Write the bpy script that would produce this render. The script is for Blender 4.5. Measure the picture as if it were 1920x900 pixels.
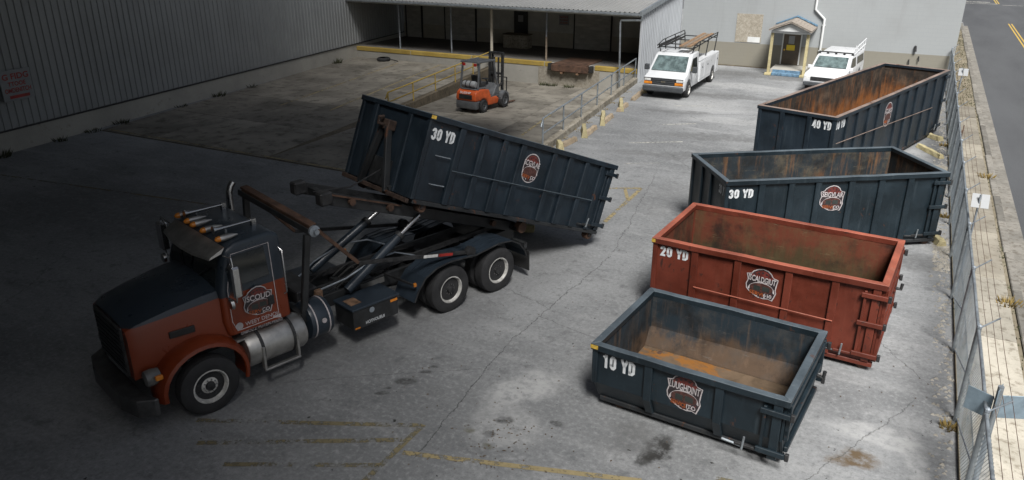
import bpy, bmesh, math, random
from mathutils import Vector, Matrix
R = math.radians
random.seed(7)
for o in list(bpy.data.objects): bpy.data.objects.remove(o)
scene = bpy.context.scene
COL = scene.collection

# ------------------------------------------------------------------ camera
cam_d = bpy.data.cameras.new('camera')
cam_d.sensor_width = 36.0
cam_d.lens = 36.0 * 1452.0 / 1920.0
cam_d.clip_end = 900.0
cam = bpy.data.objects.new('camera', cam_d)
COL.objects.link(cam)
cam.location = (0, 0, 7.915)
cam.rotation_euler = (R(90 - 22.27), 0, R(27.12))
scene.camera = cam

# ------------------------------------------------------------------ sky, sun, exposure
SUN_EL, SUN_AZ = 52.0, 153.0           # azimuth clockwise from +Y
w = bpy.data.worlds.new('World'); scene.world = w; w.use_nodes = True
wn = w.node_tree.nodes; wl = w.node_tree.links; wn.clear()
sky = wn.new('ShaderNodeTexSky'); sky.sky_type = 'NISHITA'; sky.sun_disc = False
sky.sun_elevation = R(SUN_EL); sky.sun_rotation = R(SUN_AZ)
sky.dust_density = 3.0; sky.air_density = 1.0
hs = wn.new('ShaderNodeHueSaturation'); hs.inputs['Saturation'].default_value = 0.5
bg = wn.new('ShaderNodeBackground'); bg.inputs['Strength'].default_value = 0.05
wo = wn.new('ShaderNodeOutputWorld')
wl.new(sky.outputs[0], hs.inputs['Color']); wl.new(hs.outputs[0], bg.inputs[0]); wl.new(bg.outputs[0], wo.inputs[0])
sd = bpy.data.lights.new('sun', 'SUN'); sd.energy = 4.5; sd.angle = R(20); sd.color = (1.0, 0.985, 0.965)
sun = bpy.data.objects.new('sun', sd); COL.objects.link(sun)
sdir = Vector((math.sin(R(SUN_AZ)) * math.cos(R(SUN_EL)), math.cos(R(SUN_AZ)) * math.cos(R(SUN_EL)), math.sin(R(SUN_EL))))
sun.rotation_euler = sdir.to_track_quat('Z', 'Y').to_euler()
sun.location = (10, -10, 60)
vs = scene.view_settings
vs.view_transform = 'Standard'; vs.look = 'None'; vs.gamma = 1.0; vs.use_curve_mapping = False; vs.exposure = 0.6

# ------------------------------------------------------------------ materials
class NT:
    def __init__(s, name):
        s.m = bpy.data.materials.new(name); s.m.use_nodes = True
        s.n = s.m.node_tree.nodes; s.l = s.m.node_tree.links; s.n.clear()
        s.out = s.n.new('ShaderNodeOutputMaterial')
        s.p = s.n.new('ShaderNodeBsdfPrincipled'); s.l.new(s.p.outputs[0], s.out.inputs[0])
        s.tc = s.n.new('ShaderNodeTexCoord'); s.obj = s.tc.outputs['Object']
    def set(s, sock, v):
        if isinstance(v, bpy.types.NodeSocket): s.l.new(v, sock)
        elif isinstance(v, (tuple, list)) and len(v) == 3 and sock.type == 'RGBA': sock.default_value = (*v, 1)
        else: sock.default_value = v
    def noise(s, scale, vec=None, detail=4, rough=0.6, dist=0.0, color=False):
        n = s.n.new('ShaderNodeTexNoise'); s.set(n.inputs['Vector'], vec or s.obj)
        n.inputs['Scale'].default_value = scale; n.inputs['Detail'].default_value = detail
        n.inputs['Roughness'].default_value = rough; n.inputs['Distortion'].default_value = dist
        return n.outputs['Color' if color else 'Fac']
    def voro(s, scale, vec=None, feature='DISTANCE_TO_EDGE'):
        n = s.n.new('ShaderNodeTexVoronoi'); n.feature = feature; s.set(n.inputs['Vector'], vec or s.obj)
        n.inputs['Scale'].default_value = scale; return n.outputs[0]
    def ramp(s, f, a, b, lo=0.0, hi=1.0):
        n = s.n.new('ShaderNodeMapRange'); n.interpolation_type = 'SMOOTHSTEP'; s.set(n.inputs[0], f)
        for i, v in enumerate((a, b, lo, hi)): n.inputs[i + 1].default_value = v
        return n.outputs[0]
    def math(s, op, a, b=0.0):
        n = s.n.new('ShaderNodeMath'); n.operation = op; n.use_clamp = False
        s.set(n.inputs[0], a); s.set(n.inputs[1], b); return n.outputs[0]
    def vmath(s, op, a, b=(0, 0, 0)):
        n = s.n.new('ShaderNodeVectorMath'); n.operation = op; s.set(n.inputs[0], a); s.set(n.inputs[1], b)
        return n.outputs[1] if op in ('LENGTH', 'DISTANCE', 'DOT_PRODUCT') else n.outputs[0]
    def mapping(s, vec=None, loc=(0, 0, 0), rot=(0, 0, 0), scale=(1, 1, 1), typ='POINT'):
        n = s.n.new('ShaderNodeMapping'); n.vector_type = typ; s.set(n.inputs[0], vec or s.obj)
        if typ != 'NORMAL': n.inputs['Location'].default_value = loc
        n.inputs['Rotation'].default_value = rot; n.inputs['Scale'].default_value = scale; return n.outputs[0]
    def mix(s, f, a, b, mode='MIX'):
        n = s.n.new('ShaderNodeMix'); n.data_type = 'RGBA'; n.blend_type = mode
        s.set(n.inputs[0], f); s.set(n.inputs[6], a); s.set(n.inputs[7], b); return n.outputs[2]
    def sep(s, vec=None):
        n = s.n.new('ShaderNodeSeparateXYZ'); s.set(n.inputs[0], vec or s.obj); return n.outputs
    def rnd(s): return s.n.new('ShaderNodeObjectInfo').outputs['Random']
    def shift(s, k=37.0):
        n = s.n.new('ShaderNodeCombineXYZ'); v = s.math('MULTIPLY', s.rnd(), k)
        for i in range(3): s.l.new(v, n.inputs[i])
        return s.vmath('ADD', s.obj, n.outputs[0])
    def bump(s, h, strength=0.3, dist=0.01):
        n = s.n.new('ShaderNodeBump'); n.inputs['Strength'].default_value = strength; n.inputs['Distance'].default_value = dist
        s.set(n.inputs['Height'], h); s.l.new(n.outputs[0], s.p.inputs['Normal'])
    def fin(s, col, rough=0.6, metal=0.0, spec=None):
        s.set(s.p.inputs['Base Color'], col); s.set(s.p.inputs['Roughness'], rough); s.set(s.p.inputs['Metallic'], metal)
        if spec is not None: s.p.inputs['Specular IOR Level'].default_value = spec
        return s.m

MATS = {}
def simple(name, col, rough=0.6, metal=0.0, var=0.25, scale=3.0, bump=0.0, spec=None):
    t = NT(name); v = t.shift()
    n = t.noise(scale, v, 5, 0.65)
    dark = tuple(c * (1 - var) for c in col); lite = tuple(min(1, c * (1 + var)) for c in col)
    c = t.mix(t.ramp(n, 0.3, 0.7), dark, lite)
    if bump: t.bump(t.noise(scale * 12, v, 3), bump, 0.01)
    MATS[name] = t.fin(c, t.ramp(n, 0.2, 0.8, rough * 0.85, min(1, rough * 1.15)), metal, spec)
    return MATS[name]

def steel_paint(name, col, edge, rust=(0.09, 0.035, 0.015), wear=0.5, rough=0.42, rustamt=0.62, rsc=2.6):
    """painted steel with dust, vertical streaks, chips and rust spots"""
    t = NT(name); v = t.shift()
    big = t.noise(1.1, v, 4, 0.6)
    c = t.mix(t.ramp(big, 0.3, 0.72), tuple(k * 0.72 for k in col), tuple(k * 1.3 for k in col))
    st = t.noise(1.0, t.mapping(v, scale=(9, 9, 0.7)), 5, 0.7)
    c = t.mix(t.math('MULTIPLY', t.ramp(st, 0.52, 0.75), 0.35 * wear), c, edge)
    sc = t.noise(14, v, 6, 0.75)
    c = t.mix(t.math('MULTIPLY', t.ramp(sc, 0.62, 0.7), 0.5 * wear), c, edge)
    rs = t.noise(rsc, t.mapping(v, scale=(1, 1, 0.7)), 8, 0.72, 0.6)
    c = t.mix(t.math('MULTIPLY', t.ramp(rs, rustamt, rustamt + 0.07), 0.85), c, rust)
    hs_ = t.noise(1.0, t.mapping(v, scale=(1.2, 1.2, 26)), 4, 0.7); c = t.mix(t.math('MULTIPLY', t.ramp(hs_, 0.66, 0.74), 0.3 * wear), c, edge)
    t.bump(t.math('ADD', t.noise(5, v, 3), t.math('MULTIPLY', t.noise(1.3, v, 2), 3.0)), 0.22, 0.03)
    MATS[name] = t.fin(c, t.ramp(big, 0.2, 0.8, rough * 0.8, rough * 1.35), 0.0, 0.45)

def inner_steel(name, paint, rust, dirt, top, lo=0.35, hi=0.6, zfade=1.0, dark=(0.012, 0.011, 0.01)):
    """inside of a container: paint left near the rim, scraped rust and dirt further down"""
    t = NT(name); v = t.shift()
    z = t.sep()[2]
    n1 = t.noise(0.8, v, 6, 0.62, 0.1); n2 = t.noise(2.2, t.mapping(v, scale=(1, 1, .8)), 8, 0.72, 0.15)
    st = t.noise(1.0, t.mapping(v, scale=(5, 5, 0.45)), 5, 0.7)
    hgt = t.ramp(z, 0.0, top, 0.22 * zfade, -0.22 * zfade)
    f = t.math('ADD', t.math('ADD', t.math('MULTIPLY', n1, 0.6), t.math('MULTIPLY', st, 0.4)), hgt)
    c = t.mix(t.ramp(f, lo, hi), paint, rust)
    c = t.mix(t.math('MULTIPLY', t.ramp(n2, 0.42, 0.74), 0.65), c, dirt)
    c = t.mix(t.math('MULTIPLY', t.ramp(t.noise(1.4, t.mapping(v, loc=(5, 3, 1)), 5, 0.7), 0.42, 0.72), 0.8), c, dark)
    c = t.mix(t.math('MULTIPLY', t.ramp(t.noise(1.0, t.mapping(v, loc=(2, 9, 4), scale=(7, 7, 0.5)), 6, 0.75), 0.5, 0.72), 0.5), c, tuple(k * 1.7 for k in rust))
    sc = t.noise(1.0, t.mapping(v, scale=(2, 2, 14)), 6, 0.75)
    c = t.mix(t.math('MULTIPLY', t.ramp(sc, 0.6, 0.72), 0.35), c, tuple(min(1, k * 2.2 + 0.03) for k in dirt))
    t.bump(n2, 0.3, 0.02)
    MATS[name] = t.fin(c, 0.75, 0.0, 0.25)

NAVY = (0.0105, 0.0185, 0.0245); NAVY_E = (0.06, 0.078, 0.09)
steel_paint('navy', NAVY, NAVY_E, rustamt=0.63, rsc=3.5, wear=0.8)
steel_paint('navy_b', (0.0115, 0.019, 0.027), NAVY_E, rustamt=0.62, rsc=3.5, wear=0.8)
steel_paint('navy_rim', (0.075, 0.095, 0.11), (0.2, 0.22, 0.23), wear=1.0, rough=0.5, rustamt=0.62)  # rail tops: wear, with light from above also put into the colour
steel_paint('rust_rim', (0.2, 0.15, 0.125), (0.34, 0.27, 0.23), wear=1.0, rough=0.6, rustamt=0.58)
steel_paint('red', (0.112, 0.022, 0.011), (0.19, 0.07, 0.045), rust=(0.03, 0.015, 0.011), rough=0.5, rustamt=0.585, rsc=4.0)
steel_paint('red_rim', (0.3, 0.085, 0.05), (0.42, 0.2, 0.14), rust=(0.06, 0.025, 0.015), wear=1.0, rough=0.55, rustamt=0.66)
steel_paint('navy_sill', (0.018, 0.02, 0.022), (0.07, 0.06, 0.05), wear=1.0, rough=0.6, rustamt=0.57)
inner_steel('in10', (0.02, 0.032, 0.042), (0.095, 0.062, 0.04), (0.075, 0.068, 0.06), 1.2, 0.44, 0.62)
inner_steel('in20', (0.13, 0.036, 0.02), (0.06, 0.042, 0.02), (0.11, 0.085, 0.042), 1.8, 0.33, 0.54)
inner_steel('in30', (0.022, 0.03, 0.036), (0.15, 0.07, 0.026), (0.15, 0.12, 0.075), 1.9, 0.42, 0.58)
inner_steel('in40', (0.03, 0.026, 0.022), (0.2, 0.075, 0.022), (0.16, 0.11, 0.075), 2.4, 0.3, 0.5)
def floor_mat():
    t = NT('floor10'); v = t.obj
    n = t.noise(1.6, v, 6, 0.65, 0.6)
    c = t.mix(t.ramp(n, 0.35, 0.65), (0.1, 0.07, 0.045), (0.165, 0.115, 0.075))
    o = t.noise(1.15, t.mapping(v, loc=(3.1, 1.7, 0), scale=(1.1, 1.5, 1)), 8, 0.75, 0.4)
    c = t.mix(t.math('MULTIPLY', t.ramp(o, 0.5, 0.62), 0.8), c, (0.3, 0.12, 0.02))
    c = t.mix(t.ramp(t.noise(4, v, 6, 0.75), 0.58, 0.7), c, (0.05, 0.04, 0.03))
    t.bump(n, 0.3, 0.01); MATS['floor10'] = t.fin(c, 0.8, 0, 0.2)
floor_mat()
simple('letter', (0.62, 0.64, 0.65), 0.6, var=0.12, scale=6)
simple('badge_white', (0.46, 0.42, 0.42), 0.5, var=0.2, scale=9); simple('badge_dark', (0.03, 0.022, 0.024), 0.5)
simple('badge_maroon', (0.12, 0.025, 0.02), 0.5, var=0.4, scale=12); simple('badge_brown', (0.07, 0.03, 0.025), 0.5, var=0.5, scale=20)
simple('badge_orange', (0.32, 0.08, 0.02), 0.5); simple('badge_green', (0.03, 0.035, 0.032), 0.5)
simple('sticker', (0.55, 0.36, 0.06), 0.5, var=0.3, scale=15)
simple('rubber', (0.018, 0.018, 0.018), 0.8, var=0.3, scale=4, bump=0.2); simple('tyre', (0.022, 0.022, 0.023), 0.78, var=0.35, scale=5, bump=0.15)
simple('chrome', (0.5, 0.5, 0.5), 0.25, 1.0, 0.1); simple('alu', (0.42, 0.41, 0.39), 0.42, 0.85, 0.2, 4, 0.05)
simple('rimsteel', (0.5, 0.49, 0.46), 0.5, 0.15, 0.3, 8)
simple('black_steel', (0.02, 0.021, 0.022), 0.5, 0.0, 0.4, 5); simple('dark_steel', (0.035, 0.035, 0.036), 0.5, 0.3, 0.45, 6)
simple('rusty', (0.075, 0.04, 0.025), 0.8, 0.0, 0.5, 4, 0.3); simple('rust_light', (0.17, 0.1, 0.06), 0.8, 0, 0.5, 5, 0.3)
simple('dark_rust', (0.04, 0.024, 0.017), 0.8, 0, 0.5, 6, 0.3); simple('galv', (0.3, 0.33, 0.35), 0.45, 0.6, 0.25, 6); simple('galv_dull', (0.26, 0.29, 0.32), 0.5, 0.4, 0.25, 6)
simple('mesh_wire', (0.2, 0.23, 0.255), 0.5, 0.3, 0.2, 3); simple('amber', (0.6, 0.2, 0.02), 0.3); simple('red_lens', (0.3, 0.02, 0.015), 0.3); simple('truck_lamp', (0.12, 0.12, 0.115), 0.12); simple('lamp', (0.6, 0.6, 0.58), 0.15)
simple('bumper_steel', (0.1, 0.1, 0.1), 0.4, 0.6, 0.3, 5); simple('glass_dark', (0.012, 0.016, 0.018), 0.06, 0.0, 0.2, 2); simple('glass_teal', (0.1, 0.135, 0.135), 0.08, 0.0, 0.45, 3.5)
simple('van_white', (0.6, 0.61, 0.62), 0.3, 0, 0.05, 2); simple('van_grey', (0.05, 0.055, 0.06), 0.55, 0, 0.2)
simple('fork_orange', (0.48, 0.085, 0.02), 0.4, 0, 0.2, 4); simple('fork_grey', (0.1, 0.105, 0.11), 0.5, 0, 0.25, 5)
simple('white_paint', (0.62, 0.63, 0.62), 0.6, 0, 0.08, 1.5); simple('sign_white', (0.24, 0.25, 0.255), 0.5, 0, 0.08)
simple('sign_back', (0.24, 0.31, 0.36), 0.4, 0.4, 0.15, 5); simple('sign_red', (0.3, 0.03, 0.025), 0.5); simple('sign_yellow', (0.65, 0.48, 0.03), 0.5, 0, 0.1)
simple('wood', (0.24, 0.15, 0.085), 0.8, 0, 0.4, 7, 0.3); simple('wood_grey', (0.2, 0.16, 0.12), 0.85, 0, 0.35, 8, 0.3)
simple('shingle', (0.26, 0.225, 0.19), 0.9, 0, 0.35, 9, 0.4); simple('blue_paint', (0.1, 0.18, 0.26), 0.65, 0, 0.45, 9)
simple('brown_door', (0.09, 0.07, 0.05), 0.5, 0, 0.15); simple('weed', (0.045, 0.05, 0.02), 0.8, 0, 0.45, 6); simple('dry_weed', (0.2, 0.14, 0.04), 0.85, 0, 0.4, 6)
simple('dead_leaf', (0.09, 0.06, 0.035), 0.9, 0, 0.5, 3); simple('stone', (0.3, 0.28, 0.24), 0.9, 0, 0.35, 5)
simple('tan_paint', (0.44, 0.41, 0.34), 0.75, 0, 0.12, 2); simple('dock_grey', (0.5, 0.5, 0.46), 0.75, 0, 0.12, 2); simple('dock_door', (0.46, 0.45, 0.41), 0.6, 0, 0.2, 1.5)
simple('shade_tower_wall', (0.3, 0.29, 0.27), 0.85, 0, 0.1, 0.3)

def concrete(name, a, b, stain, sc=0.6, damt=0.55, per=0.12, rough=0.9):
    t = NT(name); v = t.shift()
    n1 = t.noise(sc, v, 6, 0.62); n2 = t.noise(sc * 5, v, 6, 0.7); n3 = t.noise(60, v, 2)
    c = t.mix(t.ramp(n1, 0.3, 0.7), a, b)
    c = t.mix(t.math('MULTIPLY', t.ramp(n2, damt, damt + 0.18), 0.7), c, stain)
    c = t.mix(t.math('MULTIPLY', t.ramp(n3, 0.4, 0.75), 0.22), c, tuple(k * 0.5 for k in a))
    hv = t.n.new('ShaderNodeHueSaturation'); t.set(hv.inputs['Color'], c)
    t.set(hv.inputs['Value'], t.ramp(t.rnd(), 0, 1, 1 - per, 1 + per)); c = hv.outputs[0]
    t.bump(t.math('ADD', n2, t.math('MULTIPLY', n3, 0.5)), 0.3, 0.01)
    MATS[name] = t.fin(c, rough, 0, 0.3)
concrete('court', (0.15, 0.138, 0.116), (0.29, 0.268, 0.225), (0.065, 0.057, 0.045), 0.4, 0.49)
concrete('walk', (0.34, 0.315, 0.26), (0.46, 0.425, 0.355), (0.15, 0.125, 0.09), 1.1, 0.5, 0.2)
concrete('walk_old', (0.2, 0.18, 0.145), (0.29, 0.265, 0.215), (0.12, 0.1, 0.07), 0.9, 0.5, 0.18)
concrete('plinth', (0.3, 0.29, 0.26), (0.38, 0.365, 0.325), (0.13, 0.115, 0.09), 0.5, 0.58)
concrete('kerbstone', (0.15, 0.142, 0.125), (0.23, 0.216, 0.19), (0.085, 0.072, 0.055), 1.3, 0.48, 0.2)
concrete('rough_wall', (0.24, 0.215, 0.17), (0.36, 0.33, 0.27), (0.1, 0.08, 0.055), 1.5, 0.46)
concrete('mossy', (0.1, 0.085, 0.06), (0.17, 0.14, 0.1), (0.05, 0.04, 0.028), 1.5, 0.48)
concrete('dockfloor', (0.09, 0.085, 0.078), (0.13, 0.12, 0.11), (0.06, 0.055, 0.045), 0.6, 0.55)
concrete('yellow_kerb', (0.32, 0.22, 0.05), (0.4, 0.29, 0.08), (0.2, 0.15, 0.08), 1.2, 0.55)
concrete('stop_yellow', (0.4, 0.345, 0.19), (0.5, 0.44, 0.26), (0.28, 0.22, 0.12), 2.0, 0.5)
concrete('stop_bare', (0.33, 0.26, 0.18), (0.42, 0.34, 0.24), (0.1, 0.08, 0.055), 2.0, 0.5)
concrete('pebble', (0.27, 0.24, 0.19), (0.4, 0.37, 0.31), (0.12, 0.1, 0.075), 9.0, 0.45)
concrete('soil', (0.2, 0.17, 0.12), (0.27, 0.235, 0.17), (0.07, 0.07, 0.03), 0.7, 0.5)

def metal_siding(name, col):
    t = NT(name); v = t.shift(9)
    n = t.noise(0.6, v, 4); st = t.noise(1.0, t.mapping(v, scale=(6, 6, 0.3)), 5, 0.7)
    c = t.mix(t.ramp(n, 0.3, 0.7), tuple(k * 0.88 for k in col), col)
    c = t.mix(t.math('MULTIPLY', t.ramp(st, 0.5, 0.75), 0.4), c, tuple(k * 0.55 for k in col))
    MATS[name] = t.fin(c, 0.5, 0.1, 0.4)
metal_siding('siding', (0.3, 0.31, 0.31)); metal_siding('siding_light', (0.46, 0.48, 0.5)); metal_siding('roofing', (0.3, 0.3, 0.29))

def block_wall(name, col, grime):
    t = NT(name)
    b = t.n.new('ShaderNodeTexBrick'); mv = t.mapping(t.obj, rot=(R(90), 0, 0)); t.set(b.inputs['Vector'], mv)
    b.inputs['Scale'].default_value = 1.0; b.inputs['Brick Width'].default_value = 0.42; b.inputs['Row Height'].default_value = 0.21
    b.inputs['Mortar Size'].default_value = 0.008; b.inputs['Mortar Smooth'].default_value = 0.4
    b.inputs['Color1'].default_value = (*col, 1); b.inputs['Color2'].default_value = (*(k * 0.985 for k in col), 1)
    b.inputs['Mortar'].default_value = (*(k * 0.93 for k in col), 1)
    st = t.noise(1.0, t.mapping(scale=(1.2, 1.2, 0.15)), 5, 0.7); n = t.noise(0.4, None, 4)
    c = t.mix(t.math('MULTIPLY', t.ramp(st, 0.5, 0.78), 0.3), b.outputs[0], grime)
    c = t.mix(t.math('MULTIPLY', t.ramp(n, 0.45, 0.75), 0.2), c, grime)
    t.bump(b.outputs['Fac'], -0.12, 0.006)
    MATS[name] = t.fin(c, 0.8, 0, 0.3)
block_wall('block_white', (0.3, 0.315, 0.318), (0.2, 0.203, 0.197)); block_wall('block_tan', (0.215, 0.203, 0.168), (0.22, 0.2, 0.15))

def lot_mat():
    t = NT('lot'); pos = t.obj
    warp = t.vmath('SUBTRACT', t.noise(1.4, pos, 5, 0.65, color=True), (0.5, 0.5, 0.5))
    warp2 = t.vmath('SUBTRACT', t.noise(7.0, pos, 6, 0.7, color=True), (0.5, 0.5, 0.5))
    def wp(k): return t.vmath('ADD', t.vmath('ADD', pos, t.vmath('MULTIPLY', warp, (k, k, 0))), t.vmath('MULTIPLY', warp2, (min(.3, k * .55), min(.3, k * .55), 0)))
    n1 = t.noise(0.16, pos, 5, 0.6); n2 = t.noise(0.9, t.mapping(pos, rot=(0, 0, 0.4), scale=(0.5, 1.6, 1)), 6, 0.65); n3 = t.noise(30, pos, 3, 0.75); n4 = t.noise(160, pos, 2, 0.6)
    c = t.mix(t.ramp(n1, 0.35, 0.66), (0.165, 0.17, 0.172), (0.28, 0.285, 0.286))
    c = t.mix(t.math('MULTIPLY', t.ramp(n2, 0.5, 0.72), 0.55), c, (0.35, 0.352, 0.348))
    c = t.mix(t.math('MULTIPLY', t.ramp(n2, 0.46, 0.3), 0.45), c, (0.125, 0.127, 0.127))
    c = t.mix(t.math('MULTIPLY', t.ramp(n3, 0.5, 0.7), 0.45), c, (0.085, 0.087, 0.088))
    n5 = t.noise(11, pos, 4, 0.7); c = t.mix(t.math('MULTIPLY', t.ramp(n5, 0.48, 0.7), 0.5), c, (0.35, 0.353, 0.352)); c = t.mix(t.math('MULTIPLY', t.ramp(n5, 0.48, 0.3), 0.5), c, (0.115, 0.118, 0.12))
    n6 = t.noise(2.4, t.mapping(pos, loc=(7, 2, 0)), 7, 0.72); c = t.mix(t.math('MULTIPLY', t.ramp(n6, 0.54, 0.68), 0.6), c, (0.1, 0.103, 0.105)); c = t.mix(t.math('MULTIPLY', t.ramp(n6, 0.42, 0.3), 0.5), c, (0.36, 0.363, 0.362))
    c = t.mix(t.math('MULTIPLY', t.ramp(n4, 0.55, 0.7), 0.3), c, (0.46, 0.46, 0.45))
    # worn lighter washes then stains: x, y, rx, ry, rot, colour, strength, warp
    pale = (0.44, 0.44, 0.43); oil = (0.03, 0.029, 0.027); mud = (0.12, 0.085, 0.05); grey = (0.1, 0.1, 0.098); moss = (0.1, 0.095, 0.06)
    B = [(-5.35, 10.85, 0.42, 0.85, -0.5, pale, .62, .8), (-5.1, 9.75, 0.7, 0.65, 0, pale, .42, .9), (-8.5, 36, 2.2, 1.6, .3, pale, .3, 2.), (-7.5, 41.5, 2.4, .9, 0, pale, .35, 2.), (-6.5, 33.5, 1.9, 0.7, 0, pale, .3, 1.6), (-7.2, 38.6, 3.4, .5, .1, grey, .55, 1.5), (-6.5, 30.5, 2.6, .6, .2, grey, .5, 1.5), (-7.5, 27.2, 2.4, .5, .2, grey, .45, 1.5), (-5.6, 22.5, 1.8, 2.2, .2, grey, .35, 2.),
         (-9.3, 34.2, 1.8, .35, .2, grey, .5, 1.), (-9, 38.8, 2, .4, .2, grey, .5, 1.2), (-6, 45.2, 5, 1.0, 0, grey, .6, 2.), (-9.3, 44.6, 1.2, 1.6, 0, grey, .5, 1.5),
         (-2.62, 10.3, .22, .42, -.2, oil, .9, .5), (-2.7, 9.92, .16, .2, 0, oil, .7, .5), (-3.1, 10.35, .45, .5, 0, grey, .5, .9), (.3, 11.5, .3, .22, 0, mud, .9, .6), (.1, 11.35, .2, .16, .4, mud, .7, .6),
         (-5.2, 9.86, .17, .1, 0.4, oil, .75, .2), (-7.4, 10.1, .22, .11, .5, oil, .75, .2), (-7.25, 10.55, .12, .07, .5, oil, .7, .2), (-7.2, 10.8, .1, .06, .5, oil, .7, .2), (-7.55, 9.6, .13, .07, .5, oil, .6, .2), (-7.6, 9.75, .08, .05, .5, oil, .6, .2),
         (-5.25, 9.4, .12, .08, 0, oil, .6, .25), (-5.1, 9.1, .1, .07, 0, moss, .7, .2), (-5.6, 9.35, .1, .08, 0, moss, .6, .2), (-4.35, 10.2, .12, .08, 0, oil, .6, .25),
         (1.4, 24, .5, 4, 0, pale, .35, 1.), (1.3, 33, .5, 3, 0, grey, .5, 1.), (0.7, 20.5, 1.2, .7, 0, grey, .5, 1.),
         (-8.6, 12.6, 1.2, 5, -.3, (0.13, .13, .13), .35, 1.5), (-20, 14, 5, 2, 0, (0.12, .12, .12), .5, 3.), (1.1, 11.9, .2, .9, .2, pale, .5, .5), (.6, 12.3, .8, .35, 0, pale, .5, .7)]
    brk = t.ramp(t.noise(5.0, pos, 7, 0.75), 0.34, 0.58, 0.25, 1.0)
    for (x, y, rx, ry, rot, col, k, wk) in B:
        d = t.vmath('LENGTH', t.mapping(t.vmath('MULTIPLY', wp(wk), (1, 1, 0)), loc=(x, y, 0), rot=(0, 0, rot), scale=(rx, ry, 1), typ='TEXTURE'))
        c = t.mix(t.math('MULTIPLY', t.math('MULTIPLY', t.ramp(d, 1.3, 0.55), brk), k * 1.15), c, col)
    for (xa, ya, xb, yb, hwid, k, wk) in ((-6.02, 8.25, -6.35, 12.2, .012, .8, .25), (-6.35, 12.2, -6.05, 17.5, .011, .75, .3), (-6.05, 17.5, -7.2, 25, .012, .7, .4), (-4.8, 13.2, -6.3, 13.6, .01, .6, .2), (1.2, 14.5, -.6, 17.2, .012, .6, .3), (-.9, 9.4, 1.1, 13.8, .01, .6, .25), (-9.5, 9.0, -6.3, 11.2, .01, .5, .25), (-3.6, 22.5, -9.5, 30, .014, .5, .5), (-11, 41, -2, 38.5, .016, .5, .6)):
        ln = math.hypot(xb - xa, yb - ya) / 2
        q = t.sep(t.mapping(wp(wk), loc=((xa + xb) / 2, (ya + yb) / 2, 0), rot=(0, 0, math.atan2(yb - ya, xb - xa)), scale=(ln, hwid, 1), typ='TEXTURE'))
        c = t.mix(t.math('MULTIPLY', t.math('MULTIPLY', t.ramp(t.math('ABSOLUTE', q[1]), 1.2, .4), t.ramp(t.math('ABSOLUTE', q[0]), 1.0, .93)), k), c, (0.05, 0.05, 0.048))
    # hairline cracks
    cr = t.voro(0.11, wp(0.5)); c = t.mix(t.math('MULTIPLY', t.math('MULTIPLY', t.ramp(cr, 0.002, 0.0006), t.ramp(n1, 0.46, 0.6)), 0.55), c, (0.06, 0.06, 0.06))
    sp = t.noise(6.5, pos, 3, 0.6); c = t.mix(t.ramp(sp, 0.7, 0.73), c, oil)
    t.bump(t.math('ADD', n3, t.math('MULTIPLY', n4, 0.6)), 0.35, 0.006)
    MATS['lot'] = t.fin(c, t.ramp(n1, 0.3, 0.7, 0.78, 0.92), 0, 0.35)
lot_mat()
def road_mat():
    t = NT('road'); n1 = t.noise(0.25, t.mapping(scale=(1.5, .3, 1)), 5); n3 = t.noise(70, None, 3)
    c = t.mix(t.ramp(n1, 0.3, 0.7), (0.06, 0.062, 0.066), (0.082, 0.085, 0.089)); c = t.mix(t.math('MULTIPLY', t.ramp(n3, 0.5, 0.7), 0.4), c, (0.16, 0.16, 0.16))
    t.bump(n3, 0.3, 0.005); MATS['road'] = t.fin(c, 0.88, 0, 0.3)
road_mat()
def worn_paint(name, col, keep):
    t = NT(name); n = t.noise(7, None, 6, 0.75); n2 = t.noise(0.7, None, 3)
    f = t.ramp(t.math('ADD', t.math('MULTIPLY', n, .6), t.math('MULTIPLY', n2, .4)), keep, keep + 0.1)
    tr = t.n.new('ShaderNodeBsdfTransparent'); mx = t.n.new('ShaderNodeMixShader')
    t.fin(t.mix(n, tuple(k * .6 for k in col), tuple(min(1, k * 1.25) for k in col)), 0.85, 0, 0.3)
    t.set(mx.inputs[0], f); t.l.new(tr.outputs[0], mx.inputs[1]); t.l.new(t.p.outputs[0], mx.inputs[2]); t.l.new(mx.outputs[0], t.out.inputs[0])
    MATS[name] = t.m
worn_paint('line_yellow', (0.32, 0.26, 0.14), 0.42); worn_paint('line_yellow_old', (0.2, 0.17, 0.1), 0.45); worn_paint('line_white', (0.5, 0.49, 0.44), 0.44); worn_paint('road_yellow', (0.5, 0.34, 0.08), 0.3)
def two_tone():
    t = NT('truck_paint'); s = t.sep()
    lim = t.math('SUBTRACT', 1.985, t.math('MULTIPLY', t.math('MAXIMUM', t.math('SUBTRACT', s[0], 5.5), 0.0), 0.1))
    f = t.ramp(t.math('SUBTRACT', s[2], lim), -0.004, 0.004)
    n = t.noise(2.5, None, 5)
    red = t.mix(n, (0.165, 0.028, 0.008), (0.21, 0.038, 0.011)); navy = t.mix(n, (0.018, 0.026, 0.036), (0.03, 0.04, 0.052))
    MATS['truck_paint'] = t.fin(t.mix(f, red, navy), t.ramp(n, .3, .7, 0.25, 0.42), 0, 0.5)
two_tone()
simple('truck_red', (0.18, 0.031, 0.009), 0.32, 0, 0.12, 2.5); simple('truck_navy', (0.022, 0.031, 0.042), 0.35, 0, 0.2, 2.5)

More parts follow.
